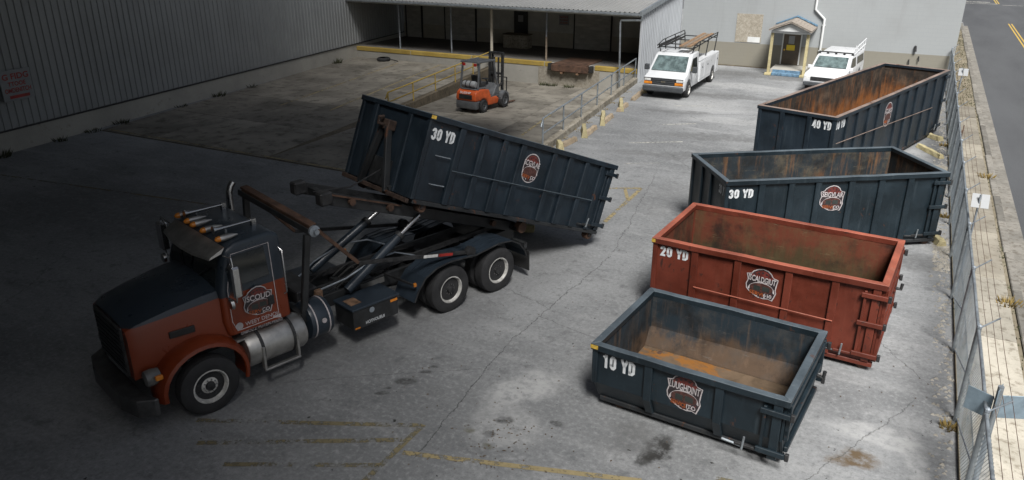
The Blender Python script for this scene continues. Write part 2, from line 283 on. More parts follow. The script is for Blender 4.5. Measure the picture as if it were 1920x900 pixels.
# ------------------------------------------------------------------ mesh helpers
class MB:
    def __init__(s): s.v = []; s.f = []
    def add(s, vs, fs):
        k = len(s.v); s.v += [tuple(p) for p in vs]; s.f += [tuple(i + k for i in f) for f in fs]; return s
    def box(s, x0, x1, y0, y1, z0, z1, M=None):
        vs = [Vector((x, y, z)) for x in (x0, x1) for y in (y0, y1) for z in (z0, z1)]
        if M is not None: vs = [M @ p for p in vs]
        return s.add(vs, [(0, 1, 3, 2), (4, 6, 7, 5), (0, 4, 5, 1), (2, 3, 7, 6), (0, 2, 6, 4), (1, 5, 7, 3)])
    def prism(s, poly, ax, a, b):
        n = len(poly)
        def P(p, h):
            return {'x': (h, p[0], p[1]), 'y': (p[0], h, p[1]), 'z': (p[0], p[1], h)}[ax]
        vs = [P(p, a) for p in poly] + [P(p, b) for p in poly]
        return s.add(vs, [tuple(range(n))[::-1], tuple(range(n, 2 * n))] + [(i, (i + 1) % n, n + (i + 1) % n, n + i) for i in range(n)])
    def bar(s, p0, p1, w, h, up=(0, 0, 1)):
        p0 = Vector(p0); p1 = Vector(p1); d = (p1 - p0); L = d.length; d.normalize(); u = Vector(up)
        sd = d.cross(u)
        if sd.length < 1e-4: sd = d.cross(Vector((1, 0, 0)))
        sd.normalize(); u = sd.cross(d)
        M = Matrix((( d.x, sd.x, u.x, p0.x), (d.y, sd.y, u.y, p0.y), (d.z, sd.z, u.z, p0.z), (0, 0, 0, 1)))
        return s.box(0, L, -w / 2, w / 2, -h / 2, h / 2, M)
    def tube(s, pts, r, n=8, cap=True):
        pts = [Vector(p) for p in pts]; m = len(pts); rr = r if isinstance(r, (list, tuple)) else [r] * m
        vs = []; ref = None
        for i, p in enumerate(pts):
            d = (pts[min(i + 1, m - 1)] - pts[max(i - 1, 0)]).normalized()
            if ref is None: ref = d.orthogonal().normalized()
            ref = (ref - d * ref.dot(d)).normalized(); b = d.cross(ref)
            vs += [p + (ref * math.cos(t) + b * math.sin(t)) * rr[i] for t in (2 * math.pi * k / n for k in range(n))]
        fs = [(i * n + k, i * n + (k + 1) % n, (i + 1) * n + (k + 1) % n, (i + 1) * n + k) for i in range(m - 1) for k in range(n)]
        if cap: fs += [tuple(range(n))[::-1], tuple((m - 1) * n + k for k in range(n))]
        return s.add(vs, fs)
    def lathe(s, prof, c, axis='y', n=24, cap=True):
        # prof: (h along axis, radius); closed by end radii
        vs = []; m = len(prof); c = Vector(c)
        for h, r in prof:
            for k in range(n):
                t = 2 * math.pi * k / n; a, b = math.cos(t) * r, math.sin(t) * r
                vs.append(c + Vector({'x': (h, a, b), 'y': (a, h, b), 'z': (a, b, h)}[axis]))
        fs = [(i * n + k, i * n + (k + 1) % n, (i + 1) * n + (k + 1) % n, (i + 1) * n + k) for i in range(m - 1) for k in range(n)]
        if cap: fs += [tuple(range(n))[::-1], tuple((m - 1) * n + k for k in range(n))]
        return s.add(vs, fs)
    def loft(s, rings, cap=True):
        n = len(rings[0]); vs = [p for r in rings for p in r]
        fs = [(i * n + k, i * n + (k + 1) % n, (i + 1) * n + (k + 1) % n, (i + 1) * n + k) for i in range(len(rings) - 1) for k in range(n)]
        if cap: fs += [tuple(range(n))[::-1], tuple((len(rings) - 1) * n + k for k in range(n))]
        return s.add(vs, fs)
    def ribbon(s, prof, ax, a, b, th):
        """open profile of 2-D points, given thickness, extruded along ax"""
        up = []
        for i, p in enumerate(prof):
            q0 = Vector(prof[max(i - 1, 0)]); q1 = Vector(prof[min(i + 1, len(prof) - 1)]); d = (q1 - q0).normalized()
            up.append((p[0] - d.y * th, p[1] + d.x * th))
        for i in range(len(prof) - 1):
            s.prism([prof[i], prof[i + 1], up[i + 1], up[i]], ax, a, b)
        return s
    def build(s, name, mat, parent=None, bevel=0.0, seg=1, smooth=None, tf=None, mats=None, pick=None, weld=False):
        me = bpy.data.meshes.new(name); bm = bmesh.new()
        bv = [bm.verts.new(p) for p in s.v]
        for f in s.f:
            try: bm.faces.new([bv[i] for i in f])
            except ValueError: pass
        if weld: bmesh.ops.remove_doubles(bm, verts=bm.verts, dist=1e-4)
        bmesh.ops.recalc_face_normals(bm, faces=bm.faces)
        if bevel:
            es = [e for e in bm.edges if len(e.link_faces) == 2 and e.calc_face_angle(0) > 0.5]
            bmesh.ops.bevel(bm, geom=es, offset=bevel, segments=seg, affect='EDGES', clamp_overlap=True, profile=0.5)
        if tf: 
            for q in bm.verts: q.co = tf(q.co)
        bm.to_mesh(me); bm.free()
        for m in (mats or [mat]): me.materials.append(MATS[m])
        if pick:
            for p in me.polygons: p.material_index = pick(p.normal, p.center)
        if smooth:
            me.polygons.foreach_set('use_smooth', [True] * len(me.polygons)); me.set_sharp_from_angle(angle=R(smooth))
        return link(name, me, parent)

def link(name, me, parent=None):
    o = bpy.data.objects.new(name, me); COL.objects.link(o)
    if parent is not None: o.parent = parent
    return o
def empty(name, loc=(0, 0, 0), rz=0.0, M=None):
    o = bpy.data.objects.new(name, None); COL.objects.link(o); o.empty_display_size = 0.3
    if M is not None: o.matrix_world = M
    else: o.location = loc; o.rotation_euler = (0, 0, R(rz))
    return o
def tag(o, label, cat, group=None):
    o['label'] = label; o['category'] = cat
    if group: o['group'] = group
    return o
def struct(o): o['kind'] = 'structure'; return o
def stuff(o): o['kind'] = 'stuff'; return o
def copy_tree(o, parent=None):
    c = o.copy(); COL.objects.link(c)
    if parent is not None: c.parent = parent
    for ch in [x for x in o.children]: copy_tree(ch, c)
    return c
_txt = {}
def text_mesh(s, bold=0.02, sx=1.0):
    """flat lettering, cap height 1, centred on the origin in x/y"""
    key = (s, bold, sx)
    if key in _txt: return _txt[key]
    cu = bpy.data.curves.new('lettering', 'FONT'); cu.body = s; cu.size = 1.0; cu.offset = bold; cu.resolution_u = 3
    cu.align_x = 'CENTER'
    o = bpy.data.objects.new('lettering', cu); COL.objects.link(o)
    dg = bpy.context.evaluated_depsgraph_get(); dg.update()
    me = bpy.data.meshes.new_from_object(o.evaluated_get(dg)); bpy.data.objects.remove(o)
    xs = [v.co.x for v in me.vertices]; ys = [v.co.y for v in me.vertices]
    h = max(ys) - min(ys); cy = (max(ys) + min(ys)) / 2; cx = (max(xs) + min(xs)) / 2
    for v in me.vertices: v.co = ((v.co.x - cx) / h * sx, (v.co.y - cy) / h, 0)
    _txt[key] = me; return me
def lettering(s, mat, parent, origin, xdir, updir, height, width=None, bold=0.025, name='lettering'):
    me = text_mesh(s, bold).copy()
    xs = [v.co.x for v in me.vertices]; wd = max(xs) - min(xs)
    kx = (width / wd) if width else height
    xd = Vector(xdir).normalized(); ud = Vector(updir).normalized(); o = Vector(origin)
    for v in me.vertices: v.co = o + xd * v.co.x * kx + ud * v.co.y * height
    me.materials.clear(); me.materials.append(MATS[mat])
    return stuff(link(name, me, parent))

GLYPH = {'0': [[(.1, .22), (.1, .78), (.2, .9), (.3, .9), (.4, .78), (.4, .22), (.3, .1), (.2, .1), (.1, .22), (.1, .4)]],
 'D': [[(.1, .1), (.1, .9), (.27, .9), (.4, .77), (.4, .23), (.27, .1), (.1, .1), (.1, .3)]], 'Y': [[(.05, 1), (.27, .48)], [(.49, 1), (.27, .48)], [(.27, .56), (.27, 0)]],
 '1': [[(.3, 0), (.3, 1)], [(.3, .92), (.1, .76)]], '2': [[(.1, .66), (.1, .79), (.2, .9), (.3, .9), (.4, .79), (.4, .62), (.13, .1), (.48, .1)]],
 '3': [[(.1, .7), (.1, .79), (.2, .9), (.3, .9), (.4, .79), (.4, .62), (.3, .52), (.2, .52)], [(.3, .52), (.4, .42), (.4, .21), (.3, .1), (.2, .1), (.1, .21), (.1, .32)]], '4': [[(.36, 0), (.36, 1)], [(.34, .96), (.08, .3), (.52, .3)]]}
def stencil(txt, mat, parent, origin, xdir, updir, height, width):
    """heavy condensed painted letters, one object for each"""
    adv = [0.0]
    for ch in txt: adv.append(adv[-1] + (.28 if ch == ' ' else .6))
    tot = adv[-1] - .1; kx = width / tot; xd = Vector(xdir).normalized(); ud = Vector(updir).normalized(); o = Vector(origin); t = .105
    for i, ch in enumerate(txt):
        if ch == ' ': continue
        m = MB()
        for pl in GLYPH[ch]:
            L = []; Rr = []
            for k, p in enumerate(pl):
                p = Vector(p); d0 = (p - Vector(pl[k - 1])).normalized() if k else (Vector(pl[1]) - p).normalized(); d1 = (Vector(pl[k + 1]) - p).normalized() if k < len(pl) - 1 else d0
                n = Vector((-(d0 + d1).y, (d0 + d1).x)).normalized(); c = max(.5, n.dot(Vector((-d0.y, d0.x)))); L.append(p + n * t / c); Rr.append(p - n * t / c)
            for k in range(len(pl) - 1):
                m.add([o + xd * ((q.x + adv[i] - tot / 2) * kx) + ud * ((q.y - .5) * height) for q in (L[k], L[k + 1], Rr[k + 1], Rr[k])], [(0, 1, 2, 3)])
        m.build('letter', mat, parent, weld=True)

# ================================================================== THE SETTING
I1, I2, I3, I4 = (-20.3, 25), (-11.75, 25), (-13.15, 40.3), (-22.05, 40.3)
WELL = 0.6
def well_z(y): return -WELL * max(0.0, (y - 25) / 15.3)
m = MB(); O4 = [(-300, -300), (300, -300), (300, 400), (-300, 400)]; II = [I1, I2, I3, I4]
m.add([(x, y, 0) for x, y in O4] + [(x, y, 0) for x, y in II], [(i, (i + 1) % 4, 4 + (i + 1) % 4, 4 + i) for i in range(4)])
ground = struct(m.build('ground', 'lot'))
def sheet(name, mat, parent, pts, z=0.004):
    m = MB(); m.add([(p[0], p[1], z if len(p) < 3 else p[2]) for p in pts], [tuple(range(len(pts)))]); return m.build(name, mat, parent)
LZ = [0]
def line_strip(a, b, wd, mat, parent, z=0.004, name='painted_line'):
    LZ[0] += 1; z += (LZ[0] % 7) * .0006
    a = Vector((a[0], a[1])); b = Vector((b[0], b[1])); d = (b - a).normalized(); n = Vector((-d.y, d.x)) * wd / 2
    return sheet(name, mat, parent, [a - n, b - n, b + n, a + n], z)
# concrete court in front of the dock, slab by slab
court = struct(MB().add([(-29.3, 20.05, .004), (-11.72, 20.05, .004), (-11.72, 25, .004), (-20.3, 25, .004), (-22.05, 40.2, .004), (-31.8, 40.2, .004)], [(0, 1, 2, 3, 4, 5)]).build('court', 'mossy'))
well = struct(MB().add([(*I1, -.012), (*I2, -.012), (*I3, -WELL - .012), (*I4, -WELL - .012)], [(0, 1, 2, 3)]).build('loading_well', 'mossy'))
def slabs(A, B, C, D, nx, ny, parent, th=0.012, zf=None, gap=0.018):
    A, B, C, D = (Vector((*p, 0)) for p in (A, B, C, D))
    def P(u, v): return (A * (1 - u) + B * u) * (1 - v) + (D * (1 - u) + C * u) * v
    for i in range(nx):
        for j in range(ny):
            q = [P(i / nx, j / ny), P((i + 1) / nx, j / ny), P((i + 1) / nx, (j + 1) / ny), P(i / nx, (j + 1) / ny)]
            c = sum(q, Vector()) / 4; q = [p + (c - p).normalized() * gap for p in q]
            base = [(p.x, p.y, (zf(p.y) if zf else 0.004)) for p in q]; up = [(x, y, z + th + random.uniform(0, .003)) for x, y, z in base]
            MB().add(base + up, [(0, 1, 5, 4), (1, 2, 6, 5), (2, 3, 7, 6), (3, 0, 4, 7), (4, 5, 6, 7)]).build('concrete_slab', 'court', parent)
slabs((-29.3, 20.1), (-20.35, 20.1), (-22.1, 40.15), (-31.7, 40.15), 3, 5, court)
slabs((-20.3, 20.1), (-11.8, 20.1), (-11.8, 25), (-20.3, 25), 3, 1, court)
slabs(I1, I2, I3, I4, 3, 3, well, zf=lambda y: well_z(y) - .012)
# paint on the lot
for a, b, wd, mt in [((-26.93, 14.47), (-18.1, 15.55), .1, 'line_yellow_old'), ((-7.1, 23.05), (-7.07, 19.6), .13, 'line_yellow'), ((-8.5, 22.3), (-7.1, 23.02), .12, 'line_yellow'), ((-7.55, 22.7), (-7.12, 21.75), .11, 'line_yellow'),
                     ((-9.25, 31.44), (-7.79, 32.4), .1, 'line_white'), ((-9.29, 28.14), (-7.49, 29.24), .1, 'line_white'), ((-8.53, 25.38), (-7.28, 26.09), .1, 'line_white'), ((-9.6, 35.4), (-7.9, 36.2), .1, 'line_white'),
                     ((-6.37, 9.12), (-6.38, 7.2), .11, 'line_yellow_old'), ((-9.9, 7.45), (-6.43, 9.06), .11, 'line_yellow_old'), ((-9.4, 7.0), (-6.45, 8.6), .11, 'line_yellow_old'), ((-6.25, 8.33), (-2.6, 9.43), .11, 'line_yellow'), ((-8.6, 6.8), (-6.4, 7.9), .1, 'line_yellow_old'), ((1.0, 10.3), (-1.6, 10.02), .1, 'line_yellow_old')]:
    line_strip(a, b, wd, mt, ground)
for a, b, wd in [((-26.0, 27.0), (-27.9, 39.3), .11), ((-23.25, 27.2), (-25.3, 40.0), .11), ((-29.1, 20.3), (-16.4, 20.2), .1)]:
    line_strip(a, b, wd, 'line_yellow', court, 0.0225)
for a, b in [((-13.7, 27.6), (-14.5, 32.2)), ((-19.2, 26.5), (-19.6, 29.5))]:
    zs = [well_z(p[1]) + .008 for p in (a, b)]
    MB().add([(a[0] - .055, a[1], zs[0]), (a[0] + .055, a[1], zs[0]), (b[0] + .055, b[1], zs[1]), (b[0] - .055, b[1], zs[1])], [(0, 1, 2, 3)]).build('painted_line', 'line_yellow', well)
# street
road = struct(sheet('road', 'road', None, [(3.46, -60), (16, -60), (16, 79), (160, 79), (160, 97), (16, 97), (16, 300), (3.2, 300), (3.2, 97), (-200, 97), (-200, 79), (3.2, 79)], 0.004))
for dx in (-.11, .11):
    line_strip((6.7 + dx, -20), (6.7 + dx, 79.3), .1, 'road_yellow', road, .008); line_strip((6.85 + dx, 98.9), (6.85 + dx, 160), .1, 'road_yellow', road, .008)
line_strip((3.6, 98.6), (6.8, 98.6), .35, 'line_white', road, .008); line_strip((7.2, 97.6), (14, 97.6), .2, 'line_white', road, .008)
line_strip((3.8, 100.5), (6.2, 100.5), .5, 'line_white', road, .008)
verge = struct(MB().box(1.72, 2.9, -20, 76, 0, 0.085).build('verge', 'soil'))
walk = struct(MB().box(1.93, 2.82, -14, 40.8, 0.086, 0.098).build('sidewalk', 'mossy'))
js = [-14, -8, -5, -2, 1, 4, 7.1, 10.3, 13.5, 16.74, 20.0, 23.35, 26.5, 29.36, 31.4, 33.57, 36.03, 38.4, 40.78]
for a, b in zip(js, js[1:]):
    dz = random.uniform(0, .015); tl = random.uniform(-.012, .012)
    MB().add([(1.93, a + .012, .09), (2.82, a + .012, .09), (2.82, b - .012, .09), (1.93, b - .012, .09), (1.93, a + .012, .115 + dz), (2.82, a + .012, .115 + dz + tl), (2.82, b - .012, .12 + dz + tl), (1.93, b - .012, .12 + dz)],
             [(0, 1, 5, 4), (1, 2, 6, 5), (2, 3, 7, 6), (3, 0, 4, 7), (4, 5, 6, 7)]).build('paving_slab', 'walk_old' if a > 19 else 'walk', walk)
kerb = struct(MB().box(3.1, 3.47, -20, 76, 0, .012).build('kerb', 'kerbstone'))
for i in range(38):
    y = -18 + i * 2.5; j = random.uniform(-.02, .02)
    MB().box(2.9 + j, 3.1 + j * .5, y + .01, y + 2.49, 0, .13 + random.uniform(-.012, .012)).build('kerb_stone', 'kerbstone', kerb, bevel=.02)
# grass on the verge
def blades(mb, x, y, z, n, r, h, spread=.6):
    for _ in range(n):
        a = random.uniform(0, 6.28); q = r * math.sqrt(random.random()); px, py = x + math.cos(a) * q, y + math.sin(a) * q
        b = random.uniform(0, 6.28); hh = h * random.uniform(.4, 1); wv = .012 + h * .05; lean = spread * hh
        dx, dy = math.cos(b), math.sin(b); ex, ey = math.cos(a) * lean, math.sin(a) * lean
        mb.add([(px - dx * wv, py - dy * wv, z), (px + dx * wv, py + dy * wv, z), (px + ex, py + ey, z + hh)], [(0, 1, 2)])
m = MB()
for _ in range(520):
    y = random.uniform(41, 75); blades(m, random.uniform(1.9, 2.88), y, .08, 5, .22, .09)
for _ in range(160):
    blades(m, random.choice([random.uniform(2.82, 2.9), random.uniform(1.74, 1.92)]), random.uniform(8, 41), .08, 5, .07, .08)
g = stuff(m.build('grass', 'weed')); g['label'] = 'thin green and brown grass along the verge beside the kerb'; g['category'] = 'grass'
m = MB()
for _ in range(900):
    y = random.uniform(9, 46); x = random.gauss(1.52, .1); r = random.uniform(.012, .045)
    m.add([(x - r, y - r * .6, .0), (x + r, y - r * .8, .0), (x + r * .7, y + r, .0), (x - r * .8, y + r * .7, .0), (x, y, r * .9)], [(0, 1, 4), (1, 2, 4), (2, 3, 4), (3, 0, 4)])
for _ in range(260):
    y = random.uniform(20.2, 22.6); x = random.uniform(1.3, 1.66); r = random.uniform(.02, .05)
    m.add([(x - r, y - r * .6, .0), (x + r, y - r * .8, .0), (x + r * .7, y + r, .0), (x - r * .8, y + r * .7, .0), (x, y, r)], [(0, 1, 4), (1, 2, 4), (2, 3, 4), (3, 0, 4)])
g = stuff(m.build('gravel', 'stone')); g['label'] = 'loose pale stones gathered along the foot of the fence'; g['category'] = 'gravel'
m = MB()
for _ in range(420):
    if random.random() < .5: x, y = random.uniform(-7.5, 1.3), random.uniform(8, 15)
    else: x, y = random.uniform(-9, 1.4), random.uniform(9, 34)
    if random.random() < .25: x, y = random.gauss(-5.0, .35), random.gauss(9.4, .5)
    r = random.uniform(.008, .03); a = random.uniform(0, 6.28); c, s_ = math.cos(a) * r, math.sin(a) * r
    m.add([(x - c, y - s_, .003), (x + s_ * .5, y - c * .5, .012), (x + c, y + s_, .005), (x - s_ * .5, y + c * .5, .014)], [(0, 1, 2, 3)])
g = stuff(m.build('litter', 'dead_leaf')); g['label'] = 'dead leaves and crumbs scattered over the grey lot'; g['category'] = 'leaf litter'

# ------------------------------------------------------------------ warehouse on the left
W1 = Vector((-31.75, 40.2, 0)); W0 = Vector((-29.2, 15, 0)); wd = (W0 - W1).normalized(); wang = math.degrees(math.atan2(wd.y, wd.x))
ware = tag(empty('warehouse', W1, wang), 'grey corrugated metal warehouse wall on a concrete plinth beside the court', 'building')
WL = 50
MB().box(-9, WL, -.32, .06, -.05, .8).build('plinth', 'plinth', ware, bevel=.02)
MB().box(-9, WL, -12, -.3, .8, 18).build('wall_core', 'siding', ware)
MB().box(-9, WL, -.02, .1, .795, .84).build('flashing', 'dark_steel', ware)
def rib_profile(n_ribs, pitch, h):
    p = []
    for k in range(n_ribs):
        x = k * pitch; p += [(x, 0), (x + pitch * .62, 0), (x + pitch * .7, h), (x + pitch * .92, h)]
    p.append((n_ribs * pitch, 0)); return p
pr = rib_profile(4, .3, .035)
m = MB()
for (a, b) in zip(pr, pr[1:]): m.add([(a[0], -.1 + a[1] + .1 - .3 + .28, .84), (b[0], b[1] - .02, .84), (b[0], b[1] - .02, 9.7), (a[0], a[1] - .02, 9.7)], [(0, 1, 2, 3)])
pm = m.build('wall_panel', 'siding', ware)
for i in range(1, 48):
    c = pm.copy(); COL.objects.link(c); c.location = (-9 + i * 1.2, 0, 0)
pm.location = (-9, 0, 0)
MB().box(18.5, 50, -.3, 20.0, 9.2, 9.6).build('shade_canopy', 'siding', ware)  # added roof and fascia, above view, to block sky light on the left
MB().box(18.4, 50.1, 20.0, 20.2, 8.9, 9.75).build('shade_canopy_fascia', 'siding', ware)
s = tag(empty('wall_sign', W1 + wd * 23.1 + Vector((.13, .02, 0)), wang), 'white sign with dark red lettering on the corrugated warehouse wall', 'sign')
MB().box(-.5, .75, 0, .02, 1.85, 2.95).build('panel', 'sign_white', s, bevel=.004)
for k, (tx, zz, hh) in enumerate((('G FIDG', 2.72, .22), ('TTOOE', 2.45, .16), ('OMDENITCH', 2.22, .17))):
    lettering(tx, 'sign_red', s, (.12, .025, zz), (-1, 0, 0), (0, 0, 1), hh, 1.05 if k != 1 else .7)
MB().box(-.3, .5, .021, .026, 1.93, 2.04).build('arrow', 'sign_red', s)

# ------------------------------------------------------------------ loading dock
dock = tag(empty('loading_dock', (0, 0, 0)), 'covered concrete loading dock with yellow edge and corrugated roof', 'loading dock')
DX0, DX1, DY = -31.7, -13.05, 40.2
MB().box(DX0, DX1, DY, 45.6, -1.0, .65).build('platform', 'plinth', dock, bevel=.02)
MB().box(DX0 + .05, DX1 - .05, DY + .2, 45.58, .651, .66).build('floor', 'dockfloor', dock)
for a, b in ((-31.68, -27.6), (-27.55, -23.3), (-23.25, -18.55), (-18.5, -18.15), (-15.5, -13.08)):
    MB().box(a, b, DY - .035, DY + .22, .42, .668).build('edge_strip', 'yellow_kerb', dock, bevel=.02)
MB().box(-18.9, -15.2, DY - .02, DY + .05, -.62, .4).build('patch', 'pebble', dock, bevel=.01)
MB().box(DX0, -13.0, 45.6, 47.6, .6, 4.3).build('back_wall', 'dock_grey', dock)
MB().box(DX0, -13.0, 45.57, 45.61, .655, 1.55).build('wall_base', 'tan_paint', dock)
for a, b in ((-28.3, -26.0), (-18.95, -16.6), (-33 + 1.6, -30.2)):
    d = MB().box(a, b, 45.5, 45.565, .66, 2.75).build('roller_door', 'dock_door', dock)
    for k in range(12): MB().box(a + .02, b - .02, 45.475, 45.498, .68 + k * .172, .68 + k * .172 + .15).build('slat', 'dock_door', d)
    for xx in (a - .06, b): MB().box(xx, xx + .06, 45.45, 45.6, .66, 2.85).build('jamb', 'dark_steel', d)
d = MB().box(-23.15, -22.2, 45.49, 45.56, .66, 2.85).build('door', 'black_steel', dock)
MB().box(-22.85, -22.5, 45.47, 45.488, 2.1, 2.5).build('notice', 'sign_white', d)
for x, r, mt in ((-24.87, .045, 'galv_dull'), (-22.13, .085, 'tan_paint'), (-18.62, .05, 'galv_dull'), (-28.6, .05, 'galv_dull')):
    MB().tube([(x, 40.6, .66), (x, 40.6, 3.56)], r, 10).build('column', mt, dock, smooth=40)
MB().tube([(-18.62, 40.6, .66), (-18.62, 40.6, 2.0)], .056, 10).build('column_guard', 'wood_grey', dock, smooth=40)
MB().box(-32.5, -12.95, 39.62, 39.74, 3.42, 3.6).build('eave_beam', 'dock_grey', dock)
MB().box(-32.5, -12.85, 39.42, 39.58, 3.5, 3.62).build('gutter', 'galv', dock, bevel=.015)
MB().tube([(-12.75, 39.5, 3.5), (-12.78, 39.55, 3.28), (-13.9, 39.6, 3.22), (-13.95, 39.62, 3.1), (-13.95, 39.95, -.3)], .055, 8).build('downspout', 'galv', dock, smooth=50)
for k in range(5): MB().box(-32.4 + k * 4.6, -32.28 + k * 4.6, 39.8, 45.6, 3.4, 3.55).build('rafter', 'dock_grey', dock)
pr = rib_profile(4, .26, .04); m = MB()
for (a, b) in zip(pr, pr[1:]): m.add([(a[0], 39.45, 3.64 + a[1]), (b[0], 39.45, 3.64 + b[1]), (b[0], 47.65, 4.46 + b[1]), (a[0], 47.65, 4.46 + a[1])], [(0, 1, 2, 3)])
rs = m.build('roof_sheet', 'roofing', dock); rs.location = (-33.65, 0, 0)
for i in range(1, 20):
    c = rs.copy(); COL.objects.link(c); c.location = (-33.65 + i * 1.04, 0, 0)
MB().add([(-12.86, 39.4, 3.5), (-12.74, 39.4, 3.5), (-12.74, 39.4, 3.73), (-12.86, 39.4, 3.73), (-12.86, 47.65, 4.32), (-12.74, 47.65, 4.32), (-12.74, 47.65, 4.55), (-12.86, 47.65, 4.55)], [(0, 1, 2, 3), (4, 7, 6, 5), (0, 4, 5, 1), (1, 5, 6, 2), (2, 6, 7, 3), (3, 7, 4, 0)]).build('rake_trim', 'galv', dock)
ew = MB().add([(-12.98, 40.0, 0), (-12.9, 40.0, 0), (-12.9, 47.65, 0), (-12.98, 47.65, 0), (-12.98, 40, 3.6), (-12.9, 40, 3.6), (-12.9, 47.65, 4.4), (-12.98, 47.65, 4.4)], [(0, 1, 2, 3), (4, 7, 6, 5), (0, 4, 5, 1), (1, 5, 6, 2), (2, 6, 7, 3), (3, 7, 4, 0)]).build('end_wall', 'siding_light', dock)
for k in range(25):
    y = 40.08 + k * .3; MB().box(-12.9, -12.865, y, y + .07, .02, 3.52 + (y - 40) * .105).build('siding_rib', 'siding_light', ew)
# things on and at the dock
lev = tag(empty('dock_leveler', (-16.85, 40.2, 0)), 'rusty brown steel dock leveler with black bumpers on the dock edge', 'dock leveler')
MB().add([(-1.05, -.3, .24), (1.0, -.3, .24), (1.0, -.3, .68), (-1.05, -.3, .68), (-.75, 1.7, .67), (1.15, 1.7, .67), (1.15, 1.7, .74), (-.75, 1.7, .74), (1.0, .0, .24), (-1.05, 0, .24)], [(0, 1, 2, 3), (3, 2, 6, 7), (4, 7, 6, 5), (1, 8, 5, 6, 2), (0, 3, 7, 4, 9), (0, 9, 8, 1)]).build('plate', 'rusty', lev)
MB().box(-1.12, 1.08, -.36, -.3, .26, .64).build('lip', 'rusty', lev, bevel=.02)
for x in (-1.35, 1.12): MB().box(x, x + .2, -.3, -.03, .3, .66).build('bumper', 'rubber', lev, bevel=.02)
for x in (-.5, .45): MB().box(x - .07, x + .07, -.34, -.05, .14, .24).build('hinge_lug', 'rust_light', lev)
s = tag(empty('concrete_block', (-22.3, 44.3, .66)), 'stained concrete block standing on the dock before the black door', 'block')
MB().box(-.85, .85, -.35, .35, 0, .8).build('block', 'rough_wall', s, bevel=.03); MB().box(-.88, .88, -.38, .38, .801, .86).build('cap', 'mossy', s, bevel=.02)
s = tag(empty('notice_sign', (-19.7, 45.55, 2.35)), 'small notice with red lettering on the dock wall beside the roller door', 'sign')
MB().box(-.33, .33, -.03, 0, -.3, .3).build('panel', 'sign_white', s)
for k in range(3): lettering(('NOTICE', 'NO PARKING', 'AT DOCK')[k], 'sign_red', s, (0, -.033, .17 - k * .17), (1, 0, 0), (0, 0, 1), .1, .52)
s = tag(empty('scrap_tyre', (-29.2, 39.6, .02)), 'old black tyre lying flat by the dock corner', 'tyre')
MB().lathe([(0, .28), (0, .36), (.06, .42), (.14, .42), (.2, .36), (.2, .28)], (0, 0, 0), 'z', 20, cap=False).build('casing', 'tyre', s, smooth=40)
MB().tube([(.1, .05, .2), (.6, .2, .06), (1.0, .1, .02)], .03, 6).build('torn_strip', 'rubber', s)

# retaining walls and handrails of the well
def oriented_wall(name, a, b, wdt, z0, z1, mat, label, cat, n):
    a = Vector((*a, 0)); b = Vector((*b, 0)); d = b - a; o = tag(empty(name, a, math.degrees(math.atan2(d.y, d.x))), label, cat); L = d.length
    for k in range(n):
        q = [(L * k / n + .004, -wdt / 2), (L * (k + 1) / n - .004, -wdt / 2), (L * (k + 1) / n - .004, wdt / 2), (L * k / n + .004, wdt / 2)]
        MB().prism(q, 'z', z0, z1 + random.uniform(-.01, .01)).build('wall_section', mat, o, bevel=.025)
    return o, L
rw, L1 = oriented_wall('retaining_wall', (-11.75, 25.2), (-13.1, 40.1), .28, -.7, .27, 'rough_wall', 'low weathered concrete wall between the loading well and the lot', 'wall', 6)
lw, L2 = oriented_wall('retaining_wall', (-20.35, 27.5), (-22.0, 40.1), .3, -.75, .16, 'mossy', 'dark mossy low wall on the far side of the forklift', 'wall', 5)
def handrail(name, a, b, n, h, mid, z, mat, label, r=.034):
    a = Vector((*a, z)); b = Vector((*b, z)); d = b - a; o = tag(empty(name, a, math.degrees(math.atan2(d.y, d.x))), label, 'railing'); L = d.length
    for k in range(n):
        x = .05 + (L - .1) * k / (n - 1); MB().tube([(x, 0, -.02), (x, 0, h - .01)], r, 8).build('post', mat, o, smooth=50)
    MB().tube([(-.15, 0, h * .72), (.05, 0, h), (L, 0, h)], r, 8).build('top_rail', mat, o, smooth=50)
    if mid: MB().tube([(.05, 0, mid), (L, 0, mid)], r * .9, 8).build('mid_rail', mat, o, smooth=50)
    return o
handrail('handrail', (-11.75, 25.4), (-13.1, 40.0), 7, 1.0, .42, .27, 'galv', 'galvanised steel handrail on the wall beside the white service van')
handrail('handrail', (-20.35, 27.7), (-21.9, 39.9), 6, .85, .42, .16, 'yellow_kerb', 'faded yellow handrail on the mossy wall behind the forklift')
def weed(loc, h, n, mat, label, r=.2):
    h *= .65; o = empty('weed_clump', loc); m = MB(); blades(m, 0, 0, 0, n, r, h); m.build('leaves', mat, o); return tag(o, label, 'weeds', 'weed clumps')
for t_, h, n in ((2.6, .5, 60), (10.5, .3, 50), (13, .4, 70), (15.5, .3, 40), (19.0, .35, 60), (20.5, .25, 60), (22, .3, 50), (24.5, .45, 70)):
    p = W1 + wd * t_; weed((p.x + .22, p.y, 0), h, n, 'weed', 'green weeds growing at the foot of the warehouse plinth', .3)
for y, h in ((13.1, .22), (24.5, .2), (33.2, .25)): weed((1.6, y, 0), h, 60, 'dry_weed', 'dry brown weeds at the foot of the fence', .14)
for y in (29.0, 18.6): weed((2.8, y, .1), .28, 70, 'dry_weed', 'dry yellow grass tuft growing between the sidewalk slabs', .22)
for x in (-16.9, -18.4, -17.9): weed((x, 39.9, well_z(39.9)), .3, 60, 'weed', 'weeds growing in the well at the foot of the dock', .3)
for k in range(9):
    y = 26.2 + k * 1.4; weed((-11.5 - (y - 25.4) * .09, y, 0), .1, 30, 'dry_weed', 'low brown weeds along the wall beside the wheel stops', .2)

